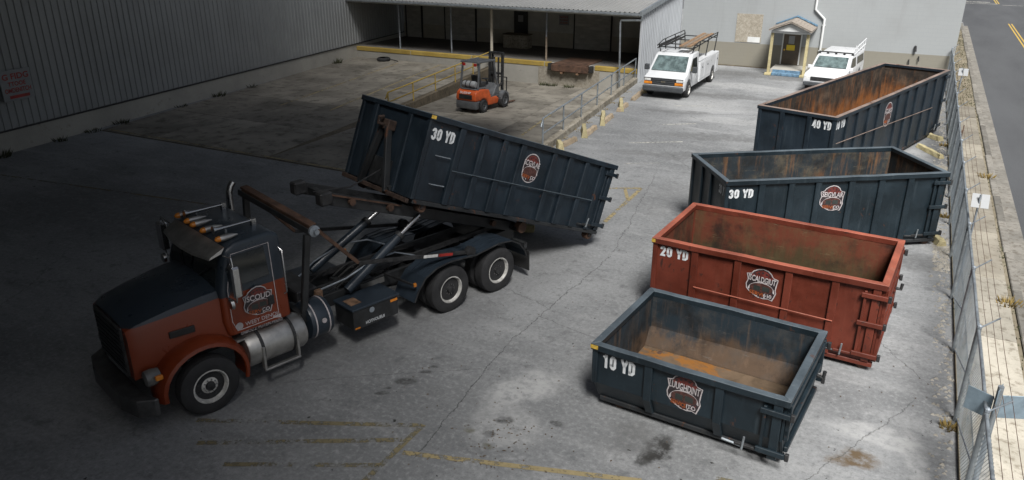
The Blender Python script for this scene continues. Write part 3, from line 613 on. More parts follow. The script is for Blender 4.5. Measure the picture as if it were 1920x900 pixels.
# ------------------------------------------------------------------ white block building
wb = tag(empty('block_building', (0, 0, 0)), 'white and tan painted block building with gabled porch', 'building')
MB().box(-12.86, 1.87, 47.7, 73, 0, 7.5).build('wall', 'block_white', wb)
MB().box(-12.86, 1.873, 47.694, 73.003, 0, 1.37).build('wall_base', 'block_tan', wb)
MB().box(-12.8, 1.8, 47.6, 47.72, -.01, .05).build('footing', 'mossy', wb)
MB().box(-9.63, -8.15, 47.675, 47.71, 1.42, 3.03).build('blocked_window', 'pebble', wb)
MB().box(-8.9, -8.2, 47.668, 47.7, 1.44, 1.75).build('patch', 'white_paint', wb)
MB().tube([(-5.3, 47.6, 7), (-5.36, 47.6, 3.45), (-4.82, 47.6, 2.95), (-4.82, 47.6, 1.4), (-4.82, 47.6, .15)], .065, 8).build('downspout', 'white_paint', wb, smooth=40)
for z in (1.2, 2.6): MB().box(-4.91, -4.73, 47.58, 47.7, z, z + .05).build('strap', 'white_paint', wb)
d = MB().box(-6.86, -5.94, 47.66, 47.71, .33, 2.02).build('door', 'brown_door', wb)
MB().box(-6.93, -6.865, 47.64, 47.7, .33, 2.09).build('door_frame', 'white_paint', d); MB().box(-5.935, -5.87, 47.64, 47.7, .33, 2.09).build('door_frame', 'white_paint', d); MB().box(-6.862, -5.938, 47.64, 47.7, 2.025, 2.09).build('door_frame', 'white_paint', d)
MB().box(-6.58, -6.26, 47.645, 47.658, 1.5, 1.94).build('notice', 'sign_white', d); MB().box(-6.66, -6.2, 47.645, 47.658, 1.13, 1.43).build('notice', 'sign_yellow', d)
MB().lathe([(0, .05), (-.05, .05), (-.06, .02)], (-6.76, 47.66, 1.15), 'y', 10).build('handle', 'sticker', d)
MB().box(-7.15, -5.3, 45.85, 47.69, 0, .3).build('porch_floor', 'plinth', wb, bevel=.02)
MB().box(-7.0, -5.5, 45.5, 45.845, 0, .17).build('step', 'blue_paint', wb, bevel=.02)
MB().box(-7.0, -5.5, 45.845, 45.86, .17, .29).build('riser', 'blue_paint', wb)
for x in (-7.2, -5.32):
    MB().box(x - .075, x + .075, 45.62, 45.77, 0, 2.42).build('porch_post', 'stop_yellow', wb, bevel=.01)
    MB().box(x - .18, x + .18, 45.45, 45.95, 0, .12).build('post_base', 'stop_yellow', wb, bevel=.02)
rx, rz, ex, ez = -6.25, 2.9, 1.12, 2.43
MB().prism([(rx - ex + .1, ez), (rx + ex - .1, ez), (rx, rz - .07)], 'y', 45.5, 45.58).build('gable', 'white_paint', wb)
MB().box(rx - ex + .1, rx + ex - .1, 45.6, 47.68, ez - .12, ez - .02).build('porch_ceiling', 'white_paint', wb)
for sg in (-1, 1):
    MB().prism([(rx, rz), (rx + sg * ex, ez), (rx + sg * ex, ez + .08), (rx, rz + .08)], 'y', 45.3, 47.69).build('porch_roof', 'shingle', wb)
    n = 6
    for k in range(n):
        f0, f1 = k / n, (k + 1) / n; x0, z0 = rx + sg * ex * f0, rz + .083 + (ez - rz) * f0; x1, z1 = rx + sg * ex * f1, rz + .083 + (ez - rz) * f1
        MB().add([(x0, 45.28, z0), (x0, 47.4, z0), (x1, 47.4, z1 + .02), (x1, 45.28, z1 + .02), (x1, 45.28, z1), (x1, 47.4, z1)], [(0, 1, 2, 3), (3, 2, 5, 4), (0, 3, 4), (1, 5, 2)]).build('shingle_course', 'shingle', wb)
    MB().prism([(rx, rz + .12), (rx + sg * ex, ez + .12), (rx + sg * ex, ez + .19), (rx, rz + .19)], 'y', 47.42, 47.685).build('flashing', 'blue_paint', wb)
for k, (x, z) in enumerate(((-.05, 1.75), (.2, 1.25), (-.25, 1.05))):
    MB().tube([(x, 47.69, z), (x, 47.6, z), (x + .03, 47.58, z - .25)], .03 if k else .07, 6).build('pipe_stub', 'dark_steel', wb)

# ------------------------------------------------------------------ chain-link fence along the sidewalk
fence = tag(empty('chain_link_fence', (1.7, 0, 0)), 'galvanised chain link fence with barbed wire along the sidewalk', 'fence')
FY0, FY1, FH = 3.0, 47.6, 1.8
posts = [2.9 + 2.62 * k for k in range(18)]
for y in posts:
    p = MB().tube([(0, y, 0), (0, y, FH + .01)], .04, 8).build('post', 'galv', fence, smooth=50)
    MB().tube([(0, y, FH), (.26, y + .02, FH + .24)], .014, 6).build('barb_arm', 'galv_dull', p)
    MB().lathe([(0, .04), (.05, .04), (.07, .02)], (0, y, FH), 'z', 8).build('post_cap', 'galv_dull', p)
MB().tube([(0, y, FH - .03 + .012 * math.sin(y * 1.7)) for y in [FY0 + (FY1 - FY0) * k / 60 for k in range(61)]], .026, 8).build('top_rail', 'galv', fence, smooth=50)
for k in range(3):
    q = (k + 1) / 3
    MB().tube([(.25 * q, y, FH + .23 * q - .025 * abs(math.sin((y - 2.9) / 2.62 * math.pi))) for y in [FY0 + (FY1 - FY0) * i / 140 for i in range(141)]], .0045, 4).build('barbed_wire', 'rusty', fence)
m = MB(); pitch = .085; n = int((FY1 - FY0) / pitch); hh = FH - .08
for sgn in (1, -1):
    for k in range(-int(hh / pitch), n + 1):
        y0 = FY0 + k * pitch if sgn > 0 else FY0 + k * pitch + hh
        y1 = y0 + sgn * hh; a, b = (y0, .04), (y1, .04 + hh)
        # clip to the fence run
        ta, tb = 0.0, 1.0
        for lim, less in ((FY0, True), (FY1, False)):
            for _ in (0,):
                if sgn > 0:
                    if less and a[0] < lim: ta = max(ta, (lim - a[0]) / hh)
                    if not less and b[0] > lim: tb = min(tb, (lim - a[0]) / hh)
                else:
                    if not less and a[0] > lim: ta = max(ta, (a[0] - lim) / hh)
                    if less and b[0] < lim: tb = min(tb, (a[0] - lim) / hh)
        if tb - ta < .02: continue
        P = lambda t: (.03 + sgn * .002, a[0] + (b[0] - a[0]) * t, a[1] + hh * t)
        m.tube([P(ta), P(tb)], .0031, 3, cap=False)
stuff(m.build('wire_mesh', 'mesh_wire', fence))
for yb in (8.14, 10.76, 13.38, 16.0):
    MB().tube([(0, yb, .9), (0, yb + 2.55, .1)], .012, 6).build('brace_wire', 'galv_dull', fence)
# signs by the fence
s = tag(empty('sign_post', (1.82, 11.0, 0)), 'galvanised post with blue grey sign panels seen from behind by the fence', 'sign')
MB().tube([(0, 0, .08), (0, 0, 2.1)], .04, 10).build('post', 'galv', s, smooth=50)
for ang, dz, x0, x1 in ((22, 1.6, .05, .42), (150, 1.55, .05, .4), (75, 1.72, -.13, .13)):
    M = Matrix.Rotation(R(ang), 4, 'Z'); MB().box(x0, x1, -.006, .006, dz, dz + .36, M).build('sign_panel', 'sign_back', s, bevel=.003)
for y, z, lb in ((19.0, 2.05, 'white sign panel on the fence post beside a dry grass tuft'), (35.9, 2.2, 'white split sign panel on the fence beside the grass verge')):
    s = tag(empty('sign_post', (1.78, y, 0)), lb, 'sign')
    MB().tube([(0, 0, .08), (.04, 0, z + .35)], .022, 8).build('post', 'galv_dull', s, smooth=50)
    M = Matrix.Translation((.06, .03, z + .2)) @ Matrix.Rotation(R(-42), 4, 'X')
    for a, b in ((-.17, -.012), (.012, .17)): MB().box(a, b, -.004, .004, -.17, .17, M).build('sign_panel', 'sign_white', s)
s = tag(empty('bracket_post', (2.05, 32.6, .1)), 'rusty thin bent bracket standing on the sidewalk slabs', 'bracket')
MB().tube([(0, 0, 0), (.02, 0, .9)], .016, 6).build('upright', 'rusty', s); MB().tube([(-.3, -.6, .15), (.02, 0, .75)], .013, 6).build('stay', 'rusty', s)

# ------------------------------------------------------------------ wheel stops
def stop_piece(name, a, b, wdt, h, mat, label, z=0.0, group=None):
    a = Vector((*a, z)); b = Vector((*b, z)); d = b - a; L = d.length
    o = empty(name, a, math.degrees(math.atan2(d.y, d.x)))
    m = MB(); nn = 6; rings = []
    for k in range(nn + 1):
        x = L * k / nn; j = lambda: random.uniform(-.015, .015)
        rings.append([(x, -wdt / 2 + j(), 0), (x, wdt / 2 + j(), 0), (x, wdt * .3 + j(), h + j()), (x, -wdt * .3 + j(), h + j())])
    m.loft(rings).build('block', mat, o, bevel=.01)
    return tag(o, label, 'wheel stop', group)
pts = [((-11.38, 26.4), (-11.3, 27.5)), ((-11.2, 28.3), (-11.3, 29.6)), ((-11.3, 30.6), (-11.42, 31.9)), ((-11.5, 33.0), (-11.6, 34.4)), ((-11.7, 35.6), (-11.85, 37.2)), ((-11.9, 37.6), (-12.05, 39.0))]
for a, b in pts: stop_piece('wheel_stop', a, b, .24, .17, 'stop_bare', 'bare broken concrete wheel stop lying along the railing wall', group='broken wheel stops by the railing')
for k, (a, b) in enumerate([((-11.5, 26.35), (-11.15, 25.8)), ((-11.62, 29.15), (-11.1, 28.0)), ((-11.75, 31.75), (-11.2, 30.2)), ((-11.95, 34.6), (-11.4, 33.1))]):
    stop_piece('yellow_stop', a, b, .24, .3, 'stop_yellow', 'pale yellow wheel stop end laid across the broken stops', group='yellow stops by the railing')
stop_piece('yellow_stop', (-11.75, 37.5), (-11.9, 38.3), .22, .17, 'stop_yellow', 'yellow wheel stop beside the front wheel of the service van')
stop_piece('yellow_stop', (.72, 32.6), (1.5, 31.2), .22, .15, 'stop_yellow', 'long pale yellow wheel stop lying between fence and tall dumpster')
stop_piece('yellow_stop', (1.0, 34.5), (1.5, 33.9), .24, .17, 'stop_yellow', 'short yellow stop at the rear corner of the tallest dumpster')
stop_piece('yellow_stop', (1.3, 22.55), (1.5, 21.95), .26, .17, 'stop_yellow', 'yellow stop block at the rear corner of the middle dumpster')
stop_piece('wheel_stop', (-10.0, 17.6), (-8.55, 18.05), .24, .18, 'stop_yellow', 'worn yellow and grey wheel stop under the raised dumpster')
o = tag(MB().prism([(0, 0), (.5, -.06), (.62, .5), (.1, .62)], 'z', 0, .02).build('concrete_shard', 'walk'), 'flat pale concrete slab fragment beside the fence', 'slab'); o.location = (1.15, 29.6, .002)

# ------------------------------------------------------------------ added tall block, unseen behind the camera, to shade the left of the lot
tw = tag(empty('shade_tower', (0, 0, 0)), 'added tall block with dark window bands, unseen, shading the left of the yard', 'building')
TX0, TX1, TY, TH = -70.0, 7.1, -11.5, 92.0
MB().box(TX0, TX1, TY - 16, TY, 0, TH).build('wall', 'shade_tower_wall', tw)
MB().box(TX0 - .2, TX1 + .2, TY - 16.2, TY + .2, TH, TH + .8).build('parapet', 'shade_tower_wall', tw)
for k in range(25): MB().box(TX0 + 1, TX1 - 1, TY, TY + .05, 1.4 + k * 3.5, 3.2 + k * 3.5).build('window_band', 'glass_dark', tw)

# ================================================================== ROLL-OFF DUMPSTERS
def emblem(parent, cx, cz, wd, ht, y, words, tall=False):
    """printed badge on the near side (plane y = const, facing -y)"""
    out = [(-.5, .3), (-.36, .33), (-.3, .42), (-.16, .5), (0, .54), (.16, .5), (.27, .42), (.34, .3), (.5, .26), (.47, .08), (.45, -.1), (.48, -.2), (.44, -.33), (.38, -.48), (.25, -.44), (.1, -.47), (-.08, -.45), (-.25, -.37), (-.38, -.29), (-.47, -.2), (-.5, -.05), (-.45, .1)]
    if tall: out = [(.5 * math.sin(a) * (.82 + .18 * abs(math.cos(a * 1.0))), .54 * math.cos(a)) for a in [2 * math.pi * k / 26 for k in range(26)]]
    P = lambda p, k=1.0, dx=0, dz=0: (cx + (p[0] * k + dx) * wd, cz + (p[1] * k + dz) * ht)
    e = MB().prism([P(p) for p in out], 'y', y - .0015, y).build('emblem', 'badge_white', parent)
    def layer(poly, mat, d, nm): return MB().prism(poly, 'y', y - d, y - d + .0012).build(nm, mat, e)
    layer([P(p, .935) for p in out], 'badge_dark', .003, 'badge_field')
    dome = [(-.36 + .72 * k / 12, .3 + .2 * math.sin(math.pi * k / 12)) for k in range(13)] + [(.34, .22), (-.34, .25)]
    layer([P(p, .95) for p in dome], 'badge_maroon', .0045, 'badge_dome')
    arch_o = [(.425 * math.cos(math.pi * (1 - k / 14)), -.22 + .3 * math.sin(math.pi * k / 14)) for k in range(15)]
    arch_i = [(.385 * math.cos(math.pi * (1 - k / 14)), -.22 + .26 * math.sin(math.pi * k / 14)) for k in range(15)]
    m = MB()
    for k in range(14): m.add([(P(q)[0], y - .0055, P(q)[1]) for q in (arch_o[k], arch_o[k + 1], arch_i[k + 1], arch_i[k])], [(0, 1, 2, 3)])
    m.build('badge_arch', 'badge_white', e)
    layer([P(p) for p in [(.37 * math.cos(2 * math.pi * k / 18), -.12 + .17 * math.sin(2 * math.pi * k / 18)) for k in range(18)]], 'badge_brown', .006, 'badge_centre')
    if not tall:
        for a, b in ((-.24, -.03), (.03, .26)): layer([P(p) for p in ((a, -.2), (b, -.22), (b, -.06), (a, -.04))], 'badge_green', .0075, 'badge_picture')
    lettering(words[0], 'badge_white', e, (cx, y - .009, cz + .17 * ht), (1, 0, -.06), (.03, 0, 1), .2 * ht, .86 * wd, .02, 'badge_lettering')
    lettering(words[1], 'badge_orange', e, (cx - .14 * wd, y - .009, cz - .31 * ht), (1, 0, -.12), (0, 0, 1), .12 * ht, .44 * wd, .03, 'badge_lettering')
    lettering(words[2], 'badge_white', e, (cx + .22 * wd, y - .009, cz - .33 * ht), (1, 0, -.08), (0, 0, 1), .12 * ht, .26 * wd, .02, 'badge_lettering')
    for k in range(9):
        a = R(150 + k * 30 / 1.0) if False else R(200 + k * 17.5); q = (.41 * math.cos(a), -.05 + .37 * math.sin(a))
        layer([P((q[0] + dx, q[1] + dz)) for dx, dz in ((-.022, -.022), (.022, -.03), (.02, .024), (-.02, .02))], ('badge_white', 'badge_maroon', 'badge_white')[k % 3], .0045, 'badge_mark')
    for k in range(5):
        x = -.24 + k * .12; layer([P((x + dx, .395 - abs(x) * .3 + dz)) for dx, dz in ((-.035, -.02), (.03, -.028), (.035, .022), (-.03, .026))], 'badge_dark', .006, 'badge_mark')
    return e

def dumpster(M, L, h, W, paint, rimm, inner, floorm, ribs, label, txt, txt_at, txt_h, txt_w, logo, rod=None, chamfer=0.0, rail0=.07, zb=.2, front_ribs=(), end_txt=None, hook=False, stickers=(), rungs=(), words=('LUUGHDINT', 'SERVICE', 'ITO'), tall=False, group='roll-off dumpsters in the yard', ribw=.13):
    o = empty('dumpster', M=M); tag(o, label, 'dumpster', group)
    y0, th = .075, .045; rh = .11; zt = h - rh
    cz = zb + .36 if chamfer else zb
    def side(near):
        yy = (lambda v: v) if near else (lambda v: W - v)
        if chamfer: poly = [(y0, zt), (y0, cz), (y0 + chamfer, zb), (y0 + chamfer + th, zb + .03), (y0 + th, cz + .02), (y0 + th, zt)]
        else: poly = [(y0, zt), (y0, zb), (y0 + th, zb), (y0 + th, zt)]
        sgn = 1 if near else -1
        return MB().prism([(yy(a), b) for a, b in poly], 'x', .08, L - .1).build('side_wall', paint, o, mats=[paint, inner], pick=lambda n, c: 1 if (n.y * sgn > .25 and n.z > -.5) else 0)
    sn = side(True); sf = side(False)
    fl = MB().box(.08, L - .09, y0 + chamfer, W - y0 - chamfer, zb - .03, zb + .012).build('floor', 'navy_sill', o, mats=['navy_sill', floorm], pick=lambda n, c: 1 if n.z > .5 else 0)
    if floorm == 'floor10':
        for k in range(4): MB().box(.1, L - .12, y0 + chamfer + .02 + k * (W - 2 * (y0 + chamfer)) / 4, y0 + chamfer + (k + 1) * (W - 2 * (y0 + chamfer)) / 4, zb + .013, zb + .022).build('floor_plate', floorm, fl)
    # front end
    epoly = [(y0, zt), (y0, cz), (y0 + chamfer, zb), (W - y0 - chamfer, zb), (W - y0, cz), (W - y0, zt)]
    MB().prism(epoly, 'x', .06, .1).build('front_wall', paint, o, mats=[paint, inner], pick=lambda n, c: 1 if n.x > .5 else 0)
    for y in front_ribs: MB().box(.0, .06, y - .07, y + .07, zb, zt).build('front_rib', paint, o, bevel=.012)
    for yy in (.03, W - .15):
        MB().box(.02, .12, yy, yy + .12, cz, zt).build('corner_post', paint, o, bevel=.012)
    # tail gate with horizontal ribs
    gt = MB().prism(epoly, 'x', L - .09, L - .05).build('tail_gate', paint, o, mats=[paint, inner], pick=lambda n, c: 1 if n.x < -.5 else 0)
    nr = max(2, int((zt - zb) / .42))
    for k in range(nr + 1):
        z = zb + .06 + (zt - zb - .2) * k / nr
        inset = chamfer * max(0, (cz - z) / (cz - zb)) if chamfer else 0
        MB().box(L - .05, L + .015, y0 + inset + .02, W - y0 - inset - .02, z, z + .1).build('gate_rib', paint, gt, bevel=.012)
    for yy in (y0 + .02, W - y0 - .1): MB().box(L - .05, L + .02, yy, yy + .08, cz + .02, zt).build('gate_stile', paint, gt, bevel=.01)
    # top rail, mitred
    ro, ri = 0.0, .13
    rails = [[(0, 0), (L, 0), (L - ri, ri), (ri, ri)], [(L, 0), (L, W), (L - ri, W - ri), (L - ri, ri)], [(L, W), (0, W), (ri, W - ri), (L - ri, W - ri)], [(0, W), (0, 0), (ri, ri), (ri, W - ri)]]
    for sd_ in (0, 1):
        rings = []; bow = random.uniform(.006, .02)
        for k in range(13):
            f = k / 12; j = (bow * math.sin(math.pi * f) + random.uniform(-.005, .005)) * (0 if k in (0, 12) else 1); dz = random.uniform(-.007, .005) * (0 if k in (0, 12) else 1)
            yo, yi = -j, ri - j
            if sd_: yo, yi = W - yo, W - yi
            rings.append([(L * f, yo, zt - .01 + dz), (L * f, yo, h + dz), (ri + (L - 2 * ri) * f, yi, h + dz), (ri + (L - 2 * ri) * f, yi, zt - .01 + dz)])
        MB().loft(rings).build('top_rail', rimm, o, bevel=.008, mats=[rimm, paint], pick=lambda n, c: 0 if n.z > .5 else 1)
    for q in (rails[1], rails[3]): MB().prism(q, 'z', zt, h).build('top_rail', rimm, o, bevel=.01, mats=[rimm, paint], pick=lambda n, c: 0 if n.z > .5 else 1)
    # side ribs
    for x in ribs:
        for near in (True, False):
            yy = (lambda v: v) if near else (lambda v: W - v)
            if chamfer: poly = [(.012, zt), (.012, cz), (.0 + chamfer, zb + .0), (chamfer + y0, zb), (y0, cz), (y0, zt)]
            else: poly = [(.012, zt), (.012, zb), (y0, zb), (y0, zt)]
            MB().prism([(yy(a), b) for a, b in poly], 'x', x, x + ribw).build('rib', paint, o, bevel=.01)
    # sill, runners, rollers
    for yy in ((y0 + chamfer - .03, y0 + chamfer + .08), (W - y0 - chamfer - .08, W - y0 - chamfer + .03)):
        MB().box(.1, L - .03, yy[0], yy[1], zb - .09, zb - .002).build('sill', 'navy_sill' if paint != 'red' else paint, o, bevel=.01)
    for yy in (W / 2 - .52, W / 2 + .4): MB().box(.15, L - .05, yy, yy + .12, rail0 + .01, zb - .032).build('runner', 'navy_sill', o)
    n = int(L / .6)
    for k in range(n): MB().box(.3 + k * (L - .6) / n, .38 + k * (L - .6) / n, y0 + chamfer + .09, W - y0 - chamfer - .09, zb - .11, zb - .034).build('cross_member', 'navy_sill', o)
    for x in (.45, L - .22):
        for yy in (y0 + chamfer + .05, W - y0 - chamfer - .23):
            r = MB().lathe([(0, .03), (0, .1), (.03, .115), (.15, .115), (.18, .1), (.18, .03)], (x, yy, rail0 + .045), 'y', 16).build('roller', 'rusty', o, smooth=40)
            MB().box(x - .05, x + .05, yy - .02, yy - .003, rail0 + .02, zb - .03).build('roller_bracket', 'navy_sill', r)
    # hinge post, latch bars, hinges at the gate corner
    for near in (True, False):
        yy = (lambda v: v) if near else (lambda v: W - v)
        zz0 = cz if chamfer else zb
        def bx(nm, x0, x1, a, b, z0, z1, mt=paint, par=o): return MB().box(x0, x1, min(yy(a), yy(b)), max(yy(a), yy(b)), z0, z1).build(nm, mt, par, bevel=.008)
        bx('gate_post', L - .24, L - .1, .02, .074, zb + .02, zt); bx('latch_bar', L - .38, L - .33, .0, .05, zb + .08, zt - .08)
        k = 0
        for z in ([zt - .2, zb + .12] if h < 1.5 else [zt - .2, (zb + zt) / 2, zb + .12]):
            hp = bx('hinge', L - .42, L + .03, -.03, .018, z, z + .09); bx('hinge_pin', L + .03, L + .09, -.025, .035, z - .02, z + .11, 'dark_steel', hp)
        bx('latch_hook', L - .75, L - .42, -.005, .03, zb + .1, zb + .15, 'dark_steel' if paint != 'red' else paint)
    MB().tube([(L - .62, -.01, zb + .06), (L - .6, -.015, zb + .3)], .018, 6).build('latch_handle', 'galv', o)
    MB().tube([(L - .95, .02, zb + .12), (L - .65, .02, zb + .1)], .022, 6).build('latch_lever', 'galv' if h < 1.5 else 'dark_steel', o)
    for z in (zb + .5 * (zt - zb), ): MB().tube([(L + .02, W * .8, z), (L + .12, W * .8, z), (L + .13, W * .8, z + .12)], .035, 7).build('gate_handle', 'black_steel', o)
    if rod: MB().tube([(rod[0], .0, rod[2]), (rod[1], .0, rod[3])], .012, 6).build('tie_rod', rimm, o)
    # lettering and badge
    stencil(txt, 'letter', o, (txt_at[0], y0 - .006, txt_at[1]), (1, 0, 0), (0, 0, 1), txt_h, txt_w)
    if end_txt: stencil(txt, 'letter', o, (-.004 + end_txt[3], end_txt[0], end_txt[1]), (0, -1, 0), (0, 0, 1), txt_h, end_txt[2])
    emblem(o, logo[0], logo[1], logo[2], logo[3], y0 - .006, words, tall)
    for x, wdt, mt in stickers: MB().box(x, x + wdt, -.004, .002, zt + .02, h - .02).build('sticker', mt, o)
    for a, b, z in rungs: MB().tube([(a, .07, z), (a, .01, z), (b, .01, z), (b, .07, z)], .012, 6).build('rung', 'galv_dull', o)
    if hook:
        c = W / 2
        for sg in (-1, 1):
            MB().bar((-.05, c + sg * .5, zb - .05), (-.1, c + sg * .1, zb + 1.28), .09, .14, up=(1, 0, 0)).build('hook_brace', 'navy_sill', o, bevel=.008)
            MB().bar((-.02, c + sg * .5, zb - .02), (.05, c + sg * .5, zb + .02), .16, .2).build('brace_foot', 'navy_sill', o)
        MB().box(-.16, .05, c - .17, c + .17, zb + 1.2, zb + 1.42).build('hook_plate', 'dark_rust', o, bevel=.02)
        MB().tube([(-.12, c, zb + 1.28), (-.3, c, zb + 1.3), (-.32, c, zb + 1.42), (-.2, c, zb + 1.46)], .035, 8).build('hook', 'dark_rust', o, smooth=40)
        MB().box(.02, .058, c - .35, c + .35, zb + .02, zb + .6).build('hook_recess', 'black_steel', o)
        MB().box(-.06, .02, .06, W - .06, zb - .1, zb - .01).build('front_sill', 'dark_rust', o, bevel=.01)
    return o
def frame_m(x, y, z, a, t=0.0):
    a, t = R(a), R(t); ul = Vector((math.cos(a) * math.cos(t), math.sin(a) * math.cos(t), -math.sin(t))); us = Vector((-math.sin(a), math.cos(a), 0)); un = ul.cross(us)
    return Matrix(((ul.x, us.x, un.x, x), (ul.y, us.y, un.y, y), (ul.z, us.z, un.z, z), (0, 0, 0, 1)))
W = 2.57
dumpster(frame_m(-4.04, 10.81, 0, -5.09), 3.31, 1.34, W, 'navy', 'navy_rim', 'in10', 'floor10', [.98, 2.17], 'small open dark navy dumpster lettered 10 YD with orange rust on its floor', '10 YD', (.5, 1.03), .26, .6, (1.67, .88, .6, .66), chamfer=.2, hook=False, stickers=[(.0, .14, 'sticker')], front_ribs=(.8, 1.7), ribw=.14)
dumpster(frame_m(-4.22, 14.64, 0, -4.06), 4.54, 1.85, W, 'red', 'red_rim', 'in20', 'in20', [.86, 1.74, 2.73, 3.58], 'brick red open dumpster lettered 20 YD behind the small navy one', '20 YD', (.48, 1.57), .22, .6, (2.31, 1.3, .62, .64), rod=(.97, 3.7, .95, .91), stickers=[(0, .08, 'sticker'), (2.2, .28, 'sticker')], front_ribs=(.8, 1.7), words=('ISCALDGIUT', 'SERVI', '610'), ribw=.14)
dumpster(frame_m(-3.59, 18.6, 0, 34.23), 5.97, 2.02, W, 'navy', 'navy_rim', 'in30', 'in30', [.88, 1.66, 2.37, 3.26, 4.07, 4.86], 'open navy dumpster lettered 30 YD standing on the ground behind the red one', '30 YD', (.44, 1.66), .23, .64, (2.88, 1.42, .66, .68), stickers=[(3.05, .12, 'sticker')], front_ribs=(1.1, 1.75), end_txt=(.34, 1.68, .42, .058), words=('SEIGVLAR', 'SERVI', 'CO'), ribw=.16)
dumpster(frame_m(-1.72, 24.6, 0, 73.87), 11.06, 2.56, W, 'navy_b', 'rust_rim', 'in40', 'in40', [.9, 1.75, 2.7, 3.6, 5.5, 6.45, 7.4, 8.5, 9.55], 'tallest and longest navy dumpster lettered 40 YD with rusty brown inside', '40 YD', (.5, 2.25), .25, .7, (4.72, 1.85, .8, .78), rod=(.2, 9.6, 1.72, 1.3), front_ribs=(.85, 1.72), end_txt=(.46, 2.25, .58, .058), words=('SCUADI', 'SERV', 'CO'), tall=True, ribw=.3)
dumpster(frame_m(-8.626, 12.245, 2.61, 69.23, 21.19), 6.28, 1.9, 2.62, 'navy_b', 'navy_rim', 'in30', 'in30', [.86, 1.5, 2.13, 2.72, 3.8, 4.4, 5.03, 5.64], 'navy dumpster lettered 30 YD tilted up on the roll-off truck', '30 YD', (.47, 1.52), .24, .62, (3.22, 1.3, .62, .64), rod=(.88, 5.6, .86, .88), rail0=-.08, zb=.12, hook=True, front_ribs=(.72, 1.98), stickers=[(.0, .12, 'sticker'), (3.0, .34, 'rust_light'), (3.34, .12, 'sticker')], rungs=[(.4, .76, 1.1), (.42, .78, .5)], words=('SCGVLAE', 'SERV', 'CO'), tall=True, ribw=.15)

# ================================================================== VEHICLES
def wheel(parent, x, y, z, r, wdt, side, rim='rimsteel', deep=False, rr=.56, hubm='dark_steel', name='wheel'):
    """tyre with rim and hub; side = +1 when the outer face looks to +y"""
    h = wdt / 2; q = side; ri = r * rr
    prof = [(-h * .92, ri), (-h, ri * 1.12), (-h, r * .88), (-h * .8, r * .985), (-h * .55, r), (h * .55, r), (h * .8, r * .985), (h, r * .88), (h, ri * 1.12), (h * .92, ri)]
    t = MB().lathe([(a * q, b) for a, b in prof], (x, y, z), 'y', 32, cap=False).build(name, 'tyre', parent, smooth=35)
    m = MB()
    for k in range(4): # tread grooves as proud ribs
        a = h * (-.5 + k * .3); m.lathe([(a, r * .99), (a, r * 1.008), (a + h * .16, r * 1.008), (a + h * .16, r * .99)], (x, y, z), 'y', 32)
    stuff(m.build('tread', 'tyre', t))
    d = .45 if deep else .55
    MB().lathe([(q * h * .98, ri * 1.06), (q * h * 1.0, ri * .98), (q * h * .8, ri * .93), (q * h * d, ri * .88), (q * h * (d - .05), ri * .55), (q * h * (d + .1), ri * .42), (q * h * (d + .1), ri * .05)], (x, y, z), 'y', 28, cap=False).build('rim', rim, t, smooth=35)
    hb = MB().lathe([(q * h * d, ri * .3), (q * h * (d + .55 if deep else d + .35), ri * .27), (q * h * (d + .65 if deep else d + .45), ri * .1)], (x, y, z), 'y', 14).build('hub', hubm, t, smooth=35)
    m = MB(); 
    for k in range(10):
        a = 2 * math.pi * k / 10; m.lathe([(q * h * d, ri * .05), (q * h * (d + .22), ri * .05), (q * h * (d + .24), ri * .02)], (x + math.cos(a) * ri * .38, y, z + math.sin(a) * ri * .38), 'y', 6)
    stuff(m.build('lug_nuts', 'chrome', t))
    m = MB()
    for k in range(0 if deep else 8):
        a = 2 * math.pi * (k + .5) / 8; m.lathe([(q * h * (d - .06), ri * .09), (q * h * (d + .05), ri * .09)], (x + math.cos(a) * ri * .68, y, z + math.sin(a) * ri * .68), 'y', 8)
    if not deep: stuff(m.build('hand_holes', 'black_steel', t))
    return t

# ------------------------------------------------------------------ roll-off truck (x forward, y left, z up)
ta = R(252); tl = Vector((-math.sin(ta), math.cos(ta), 0)); TO = Vector((-7.87, 13.59, 0)) - 1.27 * tl
T = tag(empty('roll_off_truck', TO, 252), 'orange red and navy roll-off truck with its hoist raised under a dumpster', 'truck')
for sg in (-1, 1):
    MB().box(-2.0, 6.95, sg * .43 - .04, sg * .43 + .04, .74, 1.02).build('frame_rail', 'black_steel', T, bevel=.01)
for x in (-1.8, -.9, .4, 1.6, 2.6, 3.6): MB().box(x, x + .12, -.385, .385, .8, .96).build('cross_member', 'black_steel', T)
for x in (.715, -.715):
    MB().tube([(x, -1.0, .53), (x, 1.0, .53)], .09, 10).build('axle', 'black_steel', T, smooth=40)
    for sg in (-1, 1):
        wheel(T, x, sg * 1.13, .53, .53, .28, sg, deep=True, rr=.55); wheel(T, x, sg * .78, .53, .53, .27, sg, deep=True, rr=.55)
MB().tube([(6.13, -1.0, .5), (6.13, 1.0, .5)], .07, 10).build('axle', 'black_steel', T)
for sg in (-1, 1): wheel(T, 6.13, sg * 1.1, .53, .53, .3, sg, rr=.56)
